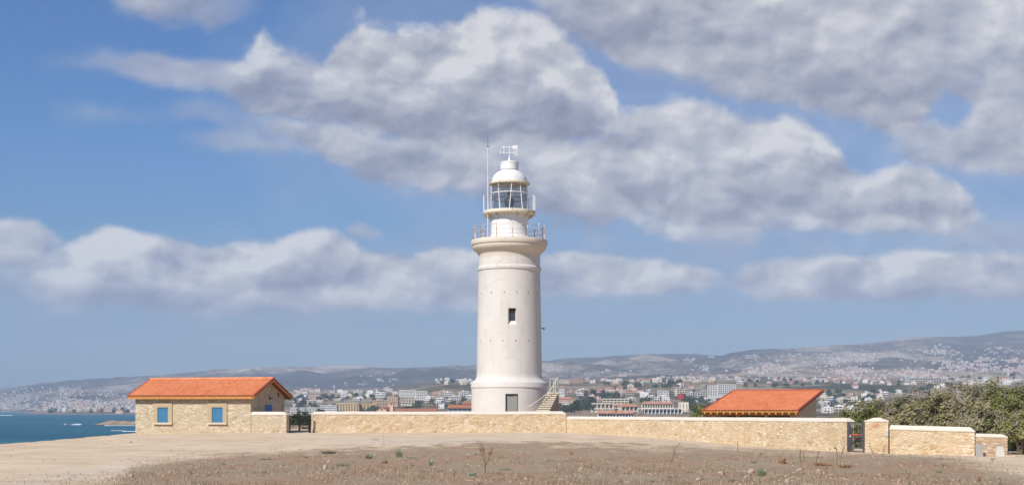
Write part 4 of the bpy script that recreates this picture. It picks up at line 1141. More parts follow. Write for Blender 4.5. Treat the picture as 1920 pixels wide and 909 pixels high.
# ---- landmark buildings with their own parts
def landmark(name, label, cat, x, y, D, rz=0.0):
    X = xpx(x, D)
    return thing(name, label, cat, (X, D, land_z(X, D)), rz), X, D
def hotel(label, x0, x1, ybase, ytop, D, st, bays, colour, rz=0, depth=14, name='hotel', roof=None, win=(.30, .62), balc=True):
    """long block: every window a part of its own"""
    xm = (x0 + x1) / 2
    G, X, D = landmark(name, label, 'hotel', xm, ybase, D, rz)
    w_ = (x1 - x0) / F * D; zb_ = zpx(ybase, D) - G.location.z; zt = zpx(ytop, D) - G.location.z
    h = (zt - zb_) / st; mat = WALLC[colour]
    mb = MB(); mb.box(-w_/2, w_/2, 0, depth, zb_ - 6, zt)
    bw = w_ / bays
    if balc:
        for k in range(st + 1):
            mb.box(-w_/2, w_/2, -1.4, -.003, zb_ + k * h - .35, zb_ + k * h - .02)
        for i in range(bays + 1):
            mb.box(-w_/2 + i * bw - .3, -w_/2 + i * bw + .3, -1.38, -.003, zb_ - 4, zt - .36)
        for k in range(st):
            mb.box(-w_/2, w_/2, -1.4, -1.25, zb_ + k * h, zb_ + k * h + .9)
    mb.build('wall', mat, G, fix=False)
    for k in range(st):
        for i in range(bays):
            x = -w_/2 + (i + .5) * bw
            MB().box(x - bw * win[0], x + bw * win[0], -.05, -.002, zb_ + k * h + .15, zb_ + k * h + h * .80).build('window', M_WIN, G, fix=False)
    rr = MB()
    if roof == 'tile':
        rr.add([(-w_/2 - .6, -2, zt + .01), (w_/2 + .6, -2, zt + .01), (w_/2 + .6, depth + .5, zt + .01), (-w_/2 - .6, depth + .5, zt + .01), (-w_/2 + 2, depth * .45, zt + 3), (w_/2 - 2, depth * .45, zt + 3)],
               [(0, 1, 5, 4), (1, 2, 5), (2, 3, 4, 5), (3, 0, 4), (3, 2, 1, 0)])
        rr.build('roof', M_FTILE, G, fix=False)
    else:
        rr.box(-w_/2 - .15, w_/2 + .15, -1.5 if balc else -.15, depth, zt + .005, zt + .9); rr.build('roof', mat, G, fix=False)
    BLOCKED.append((x0, x1, ytop - 2, ybase + 3))
    return G
hotel('yellow hotel block with a grid of dark windows above the long wall', 631, 673, 774, 756.5, 2250, 4, 8, 'ochre', R(-4), balc=False, win=(.27, .5))
hotel('short yellow hotel wing partly hidden by a round tree', 674, 706, 774, 758, 2265, 4, 5, 'ochre', R(6), balc=False, win=(.27, .5))
hotel('long white hotel with rows of small windows left of the yellow hotel', 545, 600, 778, 764.5, 2150, 4, 11, 'white', R(5))
hotel('white hotel wing touching the yellow hotel on its left side', 600, 631, 777, 760, 2230, 5, 7, 'white', R(-6))
hotel('pink apartment row left of the white terraced hotel, over dark trees', 579, 606, 748, 741, 2900, 3, 7, 'pink', R(4), balc=False)
hotel('cream and pink apartment row behind the dark pines', 607, 634, 747.5, 739.5, 2950, 3, 7, 'pink', R(-8))
hotel('bright white terraced hotel on the slope above the long red roof', 748, 779, 742, 731.5, 2560, 4, 9, 'white', R(-3))
hotel('bright white terraced hotel wing beside the bare hillside', 780, 801, 745, 733, 2500, 4, 6, 'white', R(7))
hotel('brown and cream apartment block above the chapel tower', 726, 746, 755, 744, 2320, 4, 5, 'peach', R(-10))
hotel('cream apartment block beside the brown slope', 750, 777, 754, 745, 2350, 3, 5, 'cream', R(6))
hotel('terracotta apartment block right above the chapel', 700, 727, 762, 750.5, 2280, 4, 5, 'peach', R(8))
hotel('cream apartment row on the ridge right of the staircase rail', 1048, 1068, 719, 711.5, 3050, 3, 6, 'cream', R(-4))
hotel('second cream apartment row on the ridge, under dark hills', 1070, 1092, 720, 710.5, 3050, 3, 7, 'peach', R(3))
hotel('white four storey block standing free left of the shed roof', 1327, 1345, 741, 723.5, 2400, 5, 4, 'white', R(-6))
hotel('taller white block adjoining the free standing white block', 1346, 1379, 739, 721, 2440, 5, 8, 'white', R(4))
hotel('white tower like building under the staircase platform', 1048, 1058, 738, 726, 2350, 4, 3, 'white', R(-5), roof='tile')
hotel('white two storey hotel with tiled roof low beside the staircase', 1046, 1074, 757, 748, 1750, 3, 8, 'pink', R(4), roof='tile')
hotel('white arcaded house under the tiled hotel beside the staircase', 1046, 1072, 765, 757.8, 1600, 2, 6, 'white', R(-2))
hotel('three storey white apartment block in the middle of the town', 1233, 1254, 744, 732.5, 2380, 3, 4, 'white', R(-12))
hotel('three storey grey apartment block behind the red play towers', 1269, 1288, 744, 729.5, 2420, 4, 4, 'cream', R(9))
hotel('grey unfinished apartment block left of the white towers', 1303, 1322, 748, 734, 2330, 4, 4, 'grey', R(-5))
hotel('pale long low building under the ridge on the far right', 1704, 1766, 717, 708.5, 3600, 2, 12, 'grey', R(3), depth=30)
# colonnaded hotel low behind the wall
G, X, D = landmark('hotel', 'long white hotel with blue glazed colonnade just above the lower wall', 'hotel', 1243, 777, 1500)
kx = D / F; zt = zpx(765, D) - G.location.z; zb_ = zpx(780, D) - G.location.z; w_ = 70 * kx
MB().box(-w_/2, w_/2, 0, 16, zb_ - 6, zt - .8).build('wall', WALLC['white'], G, fix=False)
MB().box(-w_/2 - 8, w_/2 + 2, -3, 17, zt - .75, zt + .1).build('roof', WALLC['white'], G, fix=False)
for i in range(11):
    x = -w_/2 + w_ * i / 10 + .0; MB().box(x - .35, x + .35, -2.6, -1.9, zb_ - 5, zt - .755).build('column', WALLC['white'], G, fix=False)
for i in range(10):
    x = -w_/2 + w_ * (i + .5) / 10; MB().box(x - w_/20 + .5, x + w_/20 - .5, -.08, -.002, zb_ + 3.2, zt - 1.6).build('window', M_PANEL, G, fix=False)
BLOCKED.append((1200, 1282, 758, 782))
hotel('cream tiled terrace building with arches above the blue glazed colonnade', 1204, 1262, 765, 756.5, 1720, 1, 12, 'cream', R(2), roof='tile', depth=10)
hotel('pale blank wall of a tall building right of the colonnade', 1272, 1291, 776, 755, 1650, 2, 3, 'cream', R(-8), balc=False, win=(.12, .2))
hotel('cream flat roofed villa among trees right of the staircase', 1112, 1150, 766, 756.5, 1600, 1, 5, 'cream', R(5), depth=20)
hotel('cream flat roofed villa behind the tree gap', 1130, 1178, 757, 748, 1850, 2, 7, 'cream', R(-4))
hotel('yellow tiled villa left of the colonnaded hotel', 1165, 1196, 771, 761.5, 1450, 1, 4, 'cream', R(8), roof='tile')
for i, (xa, xb) in enumerate(((1122, 1137), (1139, 1154), (1156, 1172), (1173, 1188))):
    hotel(['first', 'second', 'third', 'last'][i] + ' from left of four low red-roofed white houses edging the lower wall', xa, xb, 781, 774.5, 1250, 1, 3, 'white', R(3 - 4 * i), roof='tile', depth=9, name='house', balc=False)
# chapel with its bell tower, long red roof and the glazed pavilion
G, X, D = landmark('chapel', 'small ochre chapel with gabled front and bell tower behind the long wall', 'chapel', 716, 776, 1100, R(-14))
kx = D / F; zb_ = zpx(783, D) - G.location.z; ze = zpx(768.5, D) - G.location.z; zr2 = zpx(763.5, D) - G.location.z; w2 = 9 * kx
MB().prism([(-w2, 0, zb_ - 5), (-w2, 0, ze), (0, 0, zr2), (w2, 0, ze), (w2, 0, zb_ - 5)], (0, 14, 0)).build('wall', WALLC['peach'], G, fix=False)
MB().prism([(-w2 - .4, -.4, ze - .1), (0, -.4, zr2 + .15), (0, -.4, zr2 + .55), (-w2 - .4, -.4, ze + .3)], (0, 14.8, 0)).prism([(w2 + .4, -.4, ze + .3), (0.003, -.4, zr2 + .55), (0.003, -.4, zr2 + .15), (w2 + .4, -.4, ze - .1)], (0, 14.8, 0)).build('roof', M_FTILE2, G, fix=False)
MB().box(-.6, .6, -.06, -.002, ze - .2, ze + 1.2).build('window', M_WIN, G, fix=False)
tx0 = 13 * kx; tw = 3.4 * kx; zt = zpx(760, D) - G.location.z
tow = MB().box(tx0, tx0 + 2 * tw, 3, 3 + 2 * tw, zb_ - 5, zt)
for (a, b) in ((0, .3), (1.7, 2.0)):
    for (c, e) in ((0, .3), (1.7, 2.0)): tow.box(tx0 + a * tw, tx0 + b * tw, 3 + c * tw, 3 + e * tw, zt, zt + 2.2)
tow.build('bell_tower', WALLC['peach'], G, fix=False)
tc = tx0 + tw; MB().add([(tx0 - .2, 2.8, zt + 2.21), (tx0 + 2*tw + .2, 2.8, zt + 2.21), (tx0 + 2*tw + .2, 3.2 + 2*tw, zt + 2.21), (tx0 - .2, 3.2 + 2*tw, zt + 2.21), (tc, 3 + tw, zt + 3.6)], [(0,1,4),(1,2,4),(2,3,4),(3,0,4),(3,2,1,0)]).build('tower_roof', M_FTILE2, G, fix=False)
BLOCKED.append((702, 738, 758, 785))
def long_roof(label, x0, x1, D, ye, yr, wallc, cat, glazed=False):
    xm = (x0 + x1) / 2
    G, X, D = landmark('pavilion', label, cat, xm, 778, D)
    k = D / F; w2 = (x1 - x0) / 2 * k; ze = zpx(ye, D) - G.location.z; zr2 = zpx(yr, D + 6) - G.location.z
    MB().box(-w2 + .6, w2 - .6, .6, 11.4, -8, ze).build('wall', wallc, G, fix=False)
    MB().add([(-w2, -.4, ze + .05), (w2, -.4, ze + .05), (w2, 12.4, ze + .05), (-w2, 12.4, ze + .05), (-w2 + .8, 6, zr2), (w2 - .8, 6, zr2)], [(0,1,5,4),(1,2,5),(2,3,4,5),(3,0,4),(3,2,1,0)]).build('roof', M_FTILE2, G, fix=False)
    if glazed:
        n = 7
        for i in range(n):
            x = -w2 + .9 + (2 * w2 - 1.8) * (i + .5) / n; hw_ = (2 * w2 - 1.8) / n / 2 - .15
            MB().box(x - hw_, x + hw_, .5, .598, ze - 3.0, ze - .25).build('window', M_PANEL, G, fix=False)
    BLOCKED.append((x0, x1, yr - 1, 782))
long_roof('long low building with one straight dull red roof behind the wall', 739, 820, 1000, 770.2, 765.0, WALLC['peach'], 'building')
long_roof('dark glazed pavilion with dull red roof touching the lighthouse base', 838, 905, 950, 764.8, 758.2, WALLC['grey'], 'pavilion', True)
long_roof('small brown tiled roof just above the glazed pavilion', 866, 900, 1150, 757.2, 752.5, WALLC['peach'], 'building')
# red play towers
G, X, D = landmark('play_tower', 'bright red play towers standing out among the pale houses', 'play tower', 1276, 748, 2000)
pb = MB()
for (x, z, w_, h) in ((-3, -2, 2, 5), (0, 0, 2.6, 4), (3, -1, 1.8, 6)):
    pb.lathe([(w_ / 2, z), (w_ / 2, z + h)], 10, x, 0)
tz0 = zpx(747, D) - G.location.z
pb.build('tower', M_RED, G, loc=(0, 0, tz0))
for (x, z, w_, h) in ((-3, -2, 2, 5), (0, 0, 2.6, 4), (3, -1, 1.8, 6)):
    MB().lathe([(w_ * .75, z + h + .01), (.05, z + h + 3)], 10, x, 0).build('cone_roof', M_RED, G, loc=(0, 0, tz0))
BLOCKED.append((1266, 1286, 738, 750))

# ---- the houses: the ones that show largest, one by one
rt = random.Random(21)
REG = [  # x0, x1, row0, row1, tries, colours, variants
 (1086, 1172, 712, 719, 34, ('cream', 'white', 'pink', 'cream'), (0, 1, 3, 4, 10, 11, 6)),
 (1184, 1345, 712.5, 720, 60, ('cream', 'white', 'pink', 'cream', 'peach'), (0, 1, 3, 4, 10, 11, 7)),
 (1380, 1640, 713, 721, 60, ('cream', 'white', 'pink', 'white'), (0, 1, 2, 10, 11, 7)),
 (1640, 1925, 712, 722, 50, ('white', 'cream', 'white'), (0, 1, 2, 4, 9)),
 (1060, 1190, 735, 770, 46, ('white', 'cream', 'pink'), (0, 1, 10, 11, 4, 7)),
 (1086, 1190, 726, 746, 26, ('pink', 'cream', 'peach'), (6, 0, 1, 11)),
 (1190, 1335, 722, 764, 60, ('white', 'cream', 'white', 'grey'), (0, 1, 4, 10, 11, 9)),
 (1538, 1660, 742, 774, 70, ('white', 'cream', 'pink', 'white'), (0, 1, 2, 10, 11, 6)),
 (1545, 1900, 724, 740, 22, ('white', 'cream'), (0, 2, 9)),
 (545, 640, 742, 764, 40, ('white', 'white', 'cream'), (0, 1, 2, 4)),
 (636, 742, 735, 754, 90, ('white', 'white', 'white', 'cream'), (0, 1, 3, 4, 5)),
 (700, 805, 730, 750, 40, ('white', 'white', 'pink'), (0, 1, 3)),
 (800, 886, 742, 766, 44, ('white', 'cream', 'pink', 'white'), (0, 1, 3, 6)),
 (812, 886, 712, 722, 26, ('white', 'white', 'cream'), (0, 1, 4)),
 (66, 254, 770.5, 774.5, 46, ('white', 'white', 'cream', 'pink'), (1, 3, 4, 10, 8)),
]
for (xa, xb, ya, yb, n, cols, vs_) in REG:
    for _ in range(n):
        if len(HOUSES) >= 262: break
        x = rt.uniform(xa, xb); y = ya + (yb - ya) * rt.random()
        put_house(x, y, rt.choice(vs_), rt.choice(cols), None, rt)

ZONE = [(-50, 256, 'on the far shore'), (256, 632, 'left of the yellow hotel'), (632, 705, 'above the yellow hotel'), (705, 740, 'above the chapel'), (740, 822, 'above the long red roof'),
        (822, 950, 'close left of the lighthouse'), (950, 1105, 'right of the staircase'), (1105, 1192, 'beyond the staircase'), (1192, 1292, 'above the colonnaded hotel'), (1292, 1346, 'left of the shed'),
        (1346, 1545, 'above the shed'), (1545, 1642, 'right of the shed'), (1642, 2000, 'above the right shrubs')]
ORD = ['leftmost', 'second', 'third', 'fourth', 'fifth', 'sixth', 'seventh', 'eighth', 'ninth', 'tenth', 'eleventh', 'twelfth', 'thirteenth', 'fourteenth', 'fifteenth', 'sixteenth', 'seventeenth', 'eighteenth']
STW = {1: 'low', 2: 'two storey', 3: 'three storey'}
def zone_of(x):
    for a, b, t_ in ZONE:
        if a <= x < b: return t_
    return 'in the town'
def band_of(x, y):
    if x < 256: return 'on the shore' if y > 771 else 'up the slope'
    return 'on the ridge' if y < 722 else ('halfway up' if y < 745 else 'low down')
def label_all(items, words, noun, group, cat):
    """items: (x, y, obj, adjective): a place in words, and a count from the left only where look and place are shared"""
    d = {}
    for (x, y, o, adj) in items: d.setdefault((adj, band_of(x, y), zone_of(x)), []).append((x, o))
    for (adj, bd, zn), l in d.items():
        l.sort(key=lambda q: q[0])
        if zn.startswith('on the far shore'): bd = ''
        for i, (x, o) in enumerate(l):
            s_ = (ORD[min(i, 17)] + ' ' if len(l) > 1 else '') + adj + ' ' + noun + (' from left' if len(l) > 1 and i > 0 else '') + (', ' + bd if bd else ',') + ' ' + zn
            tag(o, s_, cat, group)
label_all([(x, y, o, STW[st] + ' ' + c + ' ' + rf) for (x, y, o, c, rf, st, sty) in HOUSES], None, 'house', 'houses of the coastal town', 'house')

# ---- the rest of the villages, far up the slopes: too many and too small to count
rf_ = random.Random(77)
def far_field(regs):
    vs, fs, mi = [], [], []
    for (xa, xb, ya, yb, n, size) in regs:
        cl = [(rf_.uniform(xa, xb), rf_.uniform(ya, yb)) for _ in range(max(3, n // 22))]
        for _ in range(n):
            if rf_.random() < .78:
                cx, cy = rf_.choice(cl); x = rf_.gauss(cx, (xb - xa) * .045); y = rf_.gauss(cy, (yb - ya) * .055)
            else: x, y = rf_.uniform(xa, xb), rf_.uniform(ya, yb)
            if not (xa - 8 < x < xb + 8 and ya - 2 < y < yb + 2): continue
            D = town_D(x, y)
            if D is None: continue
            X = xpx(x, D); z = land_z(X, D)
            w_ = size * rf_.uniform(.6, 1.5); d_ = 9; h = rf_.choice((3.6, 5.5, 6.5, 7.5)) * (size / 11) ** .5; a = R(rf_.uniform(-40, 40)); ca, sa = math.cos(a), math.sin(a)
            b = len(vs); roof = rf_.random() < .3
            for (px_, py_, pz_) in ((-w_/2, 0, -3), (w_/2, 0, -3), (w_/2, d_, -3), (-w_/2, d_, -3), (-w_/2, 0, h), (w_/2, 0, h), (w_/2, d_, h), (-w_/2, d_, h), (-w_/2 + 1, d_/2, h + 1.8), (w_/2 - 1, d_/2, h + 1.8)):
                vs.append((X + px_ * ca - py_ * sa, D + px_ * sa + py_ * ca, z + pz_))
            c = rf_.choice((0, 0, 0, 1, 2))
            for q in ((0, 1, 5, 4), (1, 2, 6, 5), (2, 3, 7, 6), (3, 0, 4, 7)): fs.append(tuple(b + k for k in q)); mi.append(c)
            if roof:
                for q in ((4, 5, 9, 8), (5, 6, 9), (6, 7, 8, 9), (7, 4, 8)): fs.append(tuple(b + k for k in q)); mi.append(4)
            else: fs.append(tuple(b + k for k in (4, 5, 6, 7))); mi.append(c)
            if w_ > 8:          # a dark band of openings
                wb = len(vs)
                for (px_, pz_) in ((-w_*.36, 1.0), (w_*.36, 1.0), (w_*.36, 2.4), (-w_*.36, 2.4)):
                    vs.append((X + px_ * ca + .06 * sa, D + px_ * sa - .06 * ca, z + pz_))
                fs.append((wb, wb+1, wb+2, wb+3)); mi.append(3)
    mb = MB(); mb.v = vs; mb.f = fs; mb.m = mi; mb.sm = [False] * len(fs)
    o = mb.build('far_houses', [flat('far_white_render', (0.52, 0.50, 0.475)), flat('far_cream_render', (0.46, 0.40, 0.325)), flat('far_pink_render', (0.50, 0.39, 0.33)), M_WIN, M_FTILE], fix=False)  # pale renders dulled: facade shade is averaged into the colour
    tag(o, 'countless tiny pale houses scattered over the far hillsides', None, None, 'stuff'); return o
far_field([(-20, 256, 726, 768, 520, 11), (60, 256, 752, 769, 300, 11), (-20, 70, 764, 769, 40, 11), (545, 640, 724, 739, 80, 11), (640, 740, 700, 732, 30, 10), (1020, 1180, 690, 706, 14, 10),
           (1290, 1460, 668, 708, 110, 9), (1400, 1640, 664, 706, 420, 10), (1600, 1925, 645, 700, 330, 10), (1640, 1925, 690, 716, 190, 11), (1740, 1925, 655, 690, 210, 11), (1190, 1650, 708, 716, 160, 10)])
# ================================================================== plants
def leafmat(name, cols, rough=0.65):
    m, t = material(name)
    a = t.attr('tint')
    t.set('Base Color', t.ramp(a, [(i / (len(cols) - 1), c) for i, c in enumerate(cols)])); t.set('Roughness', rough); t.set('Specular IOR Level', 0.2)
    tr = t.node('ShaderNodeBsdfTranslucent'); t.l.new(t.p.inputs['Base Color'].links[0].from_socket, tr.inputs[0])
    mx = t.node('ShaderNodeMixShader'); mx.inputs[0].default_value = 0.3
    t.l.new(t.p.outputs[0], mx.inputs[1]); t.l.new(tr.outputs[0], mx.inputs[2]); t.l.new(mx.outputs[0], t.out.inputs[0])
    return m
M_TREE = leafmat('town_tree_leaves', [(0.045, 0.070, 0.030), (0.075, 0.105, 0.045), (0.115, 0.135, 0.062)])
M_PINE = leafmat('pine_needles', [(0.028, 0.050, 0.033), (0.045, 0.072, 0.044), (0.068, 0.092, 0.052)])
M_MASTIC = leafmat('mastic_leaves', [(0.115, 0.130, 0.040), (0.205, 0.220, 0.070), (0.30, 0.30, 0.110), (0.40, 0.35, 0.19)])
M_MASTIC2 = leafmat('dull_mastic_leaves', [(0.14, 0.140, 0.055), (0.26, 0.25, 0.110), (0.37, 0.335, 0.18), (0.48, 0.40, 0.28)])
M_BARK = simple('bark', (0.16, 0.125, 0.095), .9, .25, 6)
M_TWIG = simple('dead_twigs', (0.46, 0.40, 0.35), .9, .25, 4)

def leaf_mesh(name, centres, per, spread, size, seed, mat, out=1.2):
    """many small leaf faces gathered round clump centres"""
    rg_ = np.random.default_rng(seed)
    n = len(centres) * per
    C_ = np.repeat(np.array(centres, float), per, axis=0)
    off = rg_.normal(size=(n, 3)); off /= np.linalg.norm(off, axis=1)[:, None]
    off *= (rg_.random(n) ** .5)[:, None] * np.repeat(np.array(spread, float) * np.ones(len(centres)), per)[:, None]
    P_ = C_ + off
    ctr = C_.mean(axis=0) * np.array([1, 1, .6]); nn = P_ - ctr; nn /= np.linalg.norm(nn, axis=1)[:, None] + 1e-9
    nn = nn * out + rg_.normal(size=(n, 3)) * .55; nn[:, 2] += .35 * out       # leaves turn their faces outward and up
    d1 = np.cross(nn, rg_.normal(size=(n, 3))); d1 /= np.linalg.norm(d1, axis=1)[:, None] + 1e-9
    d2 = np.cross(nn, d1); d2 /= np.linalg.norm(d2, axis=1)[:, None] + 1e-9
    s_ = size * (0.6 + 0.8 * rg_.random(n))[:, None]
    a = P_ - d1 * s_; b = P_ + d2 * s_ * .45; c = P_ + d1 * s_; d = P_ - d2 * s_ * .45
    V_ = np.stack([a, b, c, d], 1).reshape(-1, 3)
    me = bpy.data.meshes.new(name)
    me.vertices.add(4 * n); me.vertices.foreach_set('co', V_.reshape(-1).astype(np.float32))
    me.loops.add(4 * n); me.loops.foreach_set('vertex_index', np.arange(4 * n, dtype=np.int32))
    me.polygons.add(n); me.polygons.foreach_set('loop_start', np.arange(0, 4 * n, 4, dtype=np.int32))
    me.update(calc_edges=True)
    ct = rg_.random(len(centres))
    tint = np.clip(np.repeat(ct, per) * .7 + rg_.random(n) * .35 - .03, 0, 1)
    at = me.attributes.new('tint', 'FLOAT', 'POINT'); at.data.foreach_set('value', np.repeat(tint, 4).astype(np.float32))
    me.materials.append(mat); return me
def crown_points(n, seed, rx, ry, rz, zc, shell=.55, lump=.22, zmin=-0.75):
    rg_ = np.random.default_rng(seed); out = []
    ph = rg_.uniform(0, 6.28, 8)
    while len(out) < n:
        v = rg_.normal(size=3); v /= np.linalg.norm(v)
        if v[2] < zmin: continue
        r = 1 - (1 - shell) * rg_.random() ** 1.4
        az = math.atan2(v[1], v[0]); el = math.asin(v[2])
        r *= 1 + lump * (.5 * math.sin(3 * az + ph[0] + 2 * el) + .35 * math.sin(5 * az + ph[1] - 3 * el) + .3 * math.sin(7 * el + ph[2] + az))*.6
        out.append((v[0] * rx * r, v[1] * ry * r, zc + v[2] * rz * r))
    return out
TREES = []
KINDS_T = []
for i, (kind, rx, rz, zc, tall, n, mat) in enumerate([('bushy', 4.2, 3.2, 4.2, 7, 60, M_TREE), ('broad', 5.5, 3.0, 4.0, 7, 70, M_TREE), ('dark pine', 3.6, 4.6, 5.6, 10, 60, M_PINE), ('cypress', 1.3, 5.5, 6.0, 11, 50, M_PINE), ('round', 3.2, 2.6, 3.2, 5.5, 50, M_TREE)]):
    cm = leaf_mesh('crown', crown_points(n, 40 + i, rx, rx, rz, zc, .5, .5), 14, .95 if kind != 'cypress' else .5, .55 if kind != 'cypress' else .35, 60 + i, mat)
    tm = MB().tube([(0, 0, -1), (0.1, 0, zc * .5), (0, .1, zc)], .28, 7, r1=.12).tube([(0, 0, zc * .45), (rx * .4, .2, zc)], .14, 5, r1=.05).tube([(0, 0, zc * .5), (-rx * .4, -.3, zc * 1.1)], .14, 5, r1=.05).mesh('trunk'); tm.materials.append(M_BARK)
    KINDS_T.append((kind, cm, tm))
def put_tree(x, y, ki, sc=1.0, D=None):
    D = D or town_D(x, y)
    if D is None: return
    kind, cm, tm = KINDS_T[ki]; X = xpx(x, D)
    T = bpy.data.objects.new('tree', None); link(T); T.location = (X, D, land_z(X, D)); T.rotation_euler = (0, 0, rt.uniform(0, 6)); T.scale = (sc,) * 3
    link(bpy.data.objects.new('crown', cm), T); link(bpy.data.objects.new('trunk', tm), T)
    TREES.append((x, y, T, kind))
TREG = [(545, 585, 748, 772, 15, (0, 1, 2)), (570, 632, 762, 776, 13, (0, 1, 4)), (604, 634, 746, 752, 8, (2, 1)), (575, 604, 748, 754, 6, (2, 0)), (690, 704, 768, 776, 4, (1, 0)), (735, 770, 757, 766, 10, (1, 0)), (775, 790, 760, 767, 5, (1,)),
        (800, 885, 752, 768, 9, (0, 4, 3)), (826, 886, 714, 722, 5, (3, 0)), (1050, 1072, 764, 778, 8, (0, 1)), (1068, 1112, 752, 778, 22, (0, 1, 2)), (1096, 1160, 744, 752, 15, (1, 2, 0)), (1150, 1190, 752, 770, 8, (2, 0, 1)), (1130, 1200, 722, 736, 9, (0, 1)),
        (1225, 1275, 719, 731, 14, (0, 1, 2)), (1200, 1330, 734, 760, 16, (0, 1, 4)), (1282, 1330, 752, 776, 14, (0, 1, 2)), (1380, 1545, 717, 728, 14, (0, 2, 4)), (1545, 1640, 738, 772, 18, (0, 1, 2)), (1640, 1780, 716, 740, 14, (0, 4, 1)), (640, 745, 738, 754, 14, (0, 4)), (80, 254, 773.2, 775.0, 13, (1, 0, 2)), (1770, 1925, 706, 714, 10, (0, 2))]
for (xa, xb, ya, yb, n, ks) in TREG:
    for _ in range(n):
        put_tree(rt.uniform(xa, xb), rt.uniform(ya, yb), rt.choice(ks), rt.uniform(.95, 1.55))
label_all([(x, y, o, {'bushy': 'bushy green', 'broad': 'broad green', 'dark pine': 'dark green pine', 'cypress': 'slim dark cypress', 'round': 'small round green'}[k]) for (x, y, o, k) in TREES], None, 'tree', 'trees among the town houses', 'tree')

# ---- trees and bushes nearer by, behind the wall and through the double gate
def bush(label, x, ytop, hw_px, D, seed, mat, n=150, per=40, leaf=.085, name='shrub', zb=None, twigs=14, tw_col=None, depth=1.0, cat='shrub', group=None, spread=.34, zmin=-.85):
    X = xpx(x, D); z0 = zb if zb is not None else g_z(X, D)
    H = zpx(ytop, D) - z0; rx = hw_px / F * D
    S_ = thing(name, label, cat, (X, D, z0), 0, group)
    cp = crown_points(n, seed, rx * 1.0, rx * depth, H * .52, H * .47, .62, .42, zmin)
    link(bpy.data.objects.new('crown', leaf_mesh('crown', cp, per, spread, leaf, seed, mat)), S_)
    rnd = random.Random(seed); tb = MB(); tw = MB()
    for k in range(5):
        a = rnd.uniform(0, 6.28); q = Vector((math.cos(a) * rx * .5, math.sin(a) * rx * depth * .5, H * .6))
        tb.tube([(math.cos(a) * .1, math.sin(a) * .1, -.3), q * .5 + Vector((rnd.uniform(-.2, .2), 0, .1)), q], .09, 6, r1=.03)
    tb.build('trunk', M_BARK, S_)
    for k in range(twigs):
        c = Vector(rnd.choice(cp)); c = Vector((c.x, -abs(c.y) if rnd.random() < .8 else c.y, c.z))
        p_ = c * 1.02
        for j in range(4):
            d_ = Vector((rnd.gauss(0, 1), rnd.gauss(-.5, .7), rnd.gauss(.3, .8))).normalized() * rnd.uniform(.35, .9)
            tw.tube([p_ * .94, p_ + d_ * .5 + Vector((0, 0, rnd.uniform(-.1, .15))), p_ + d_], .018, 4, r1=.006)
    if twigs: tw.build('dead_twigs', M_TWIG, S_)
    return S_
GRP = 'shrubs behind the right wall'
for (lb, x, yt, hw_, D, mt, n, tw) in [
 ('low dark shrub at the left end of the right thicket, behind the single gate', 1609, 757, 34, 90, M_MASTIC, 170, 10),
 ('brownish green shrub rising over the gate pier', 1652, 750, 42, 92, M_MASTIC2, 200, 22),
 ('dull olive shrub behind the middle of the right wall', 1700, 744, 48, 92, M_MASTIC2, 220, 30),
 ('grey twiggy shrub with many bare branches, left of the tallest shrub', 1752, 733, 54, 91, M_MASTIC2, 230, 70),
 ('tall rounded shrub mixed with bare grey twigs, over the wall end', 1803, 719, 58, 90, M_MASTIC2, 250, 60),
 ('tallest bright green shrub of the right thicket', 1866, 709, 62, 90, M_MASTIC, 280, 30),
 ('green shrub cut by the right edge of the frame', 1928, 722, 62, 88, M_MASTIC, 260, 24),
 ('low shrub with bare grey branches over the lowest wall end', 1842, 762, 46, 83.5, M_MASTIC2, 170, 60),
 ('dark hollow shrub beside the broken wall stub', 1914, 778, 40, 81, M_MASTIC, 170, 50),
 ('small green shrub showing over the wall left of the shed', 1314, 757.5, 20, 125, M_MASTIC, 110, 4)]:
    bush(lb, x, yt, hw_, D, int(x), mt, n, 60, .085, twigs=tw, group=GRP if x > 1500 else None, zmin=.05 if x == 1914 else -.85)
for (lb, x, yt, hw_, D, zb) in [('grey green olive tree seen over the double gate', 566, 768, 17, 330, -3), ('round dark bush behind the left leaf of the double gate', 551, 779, 12, 260, -3.5), ('round dark bush behind the right leaf of the double gate', 574, 781, 12, 250, -3.5), ('grey green bush hanging over the corner of the lighthouse wall', 600, 766, 12, 420, -3)]:
    bush(lb, x, yt, hw_, D, int(x), M_TREE, 70, 26, .26, zb=zb, twigs=0, cat='tree' if 'tree' in lb else 'bush', name='olive_tree' if 'tree' in lb else 'bush', spread=.8)

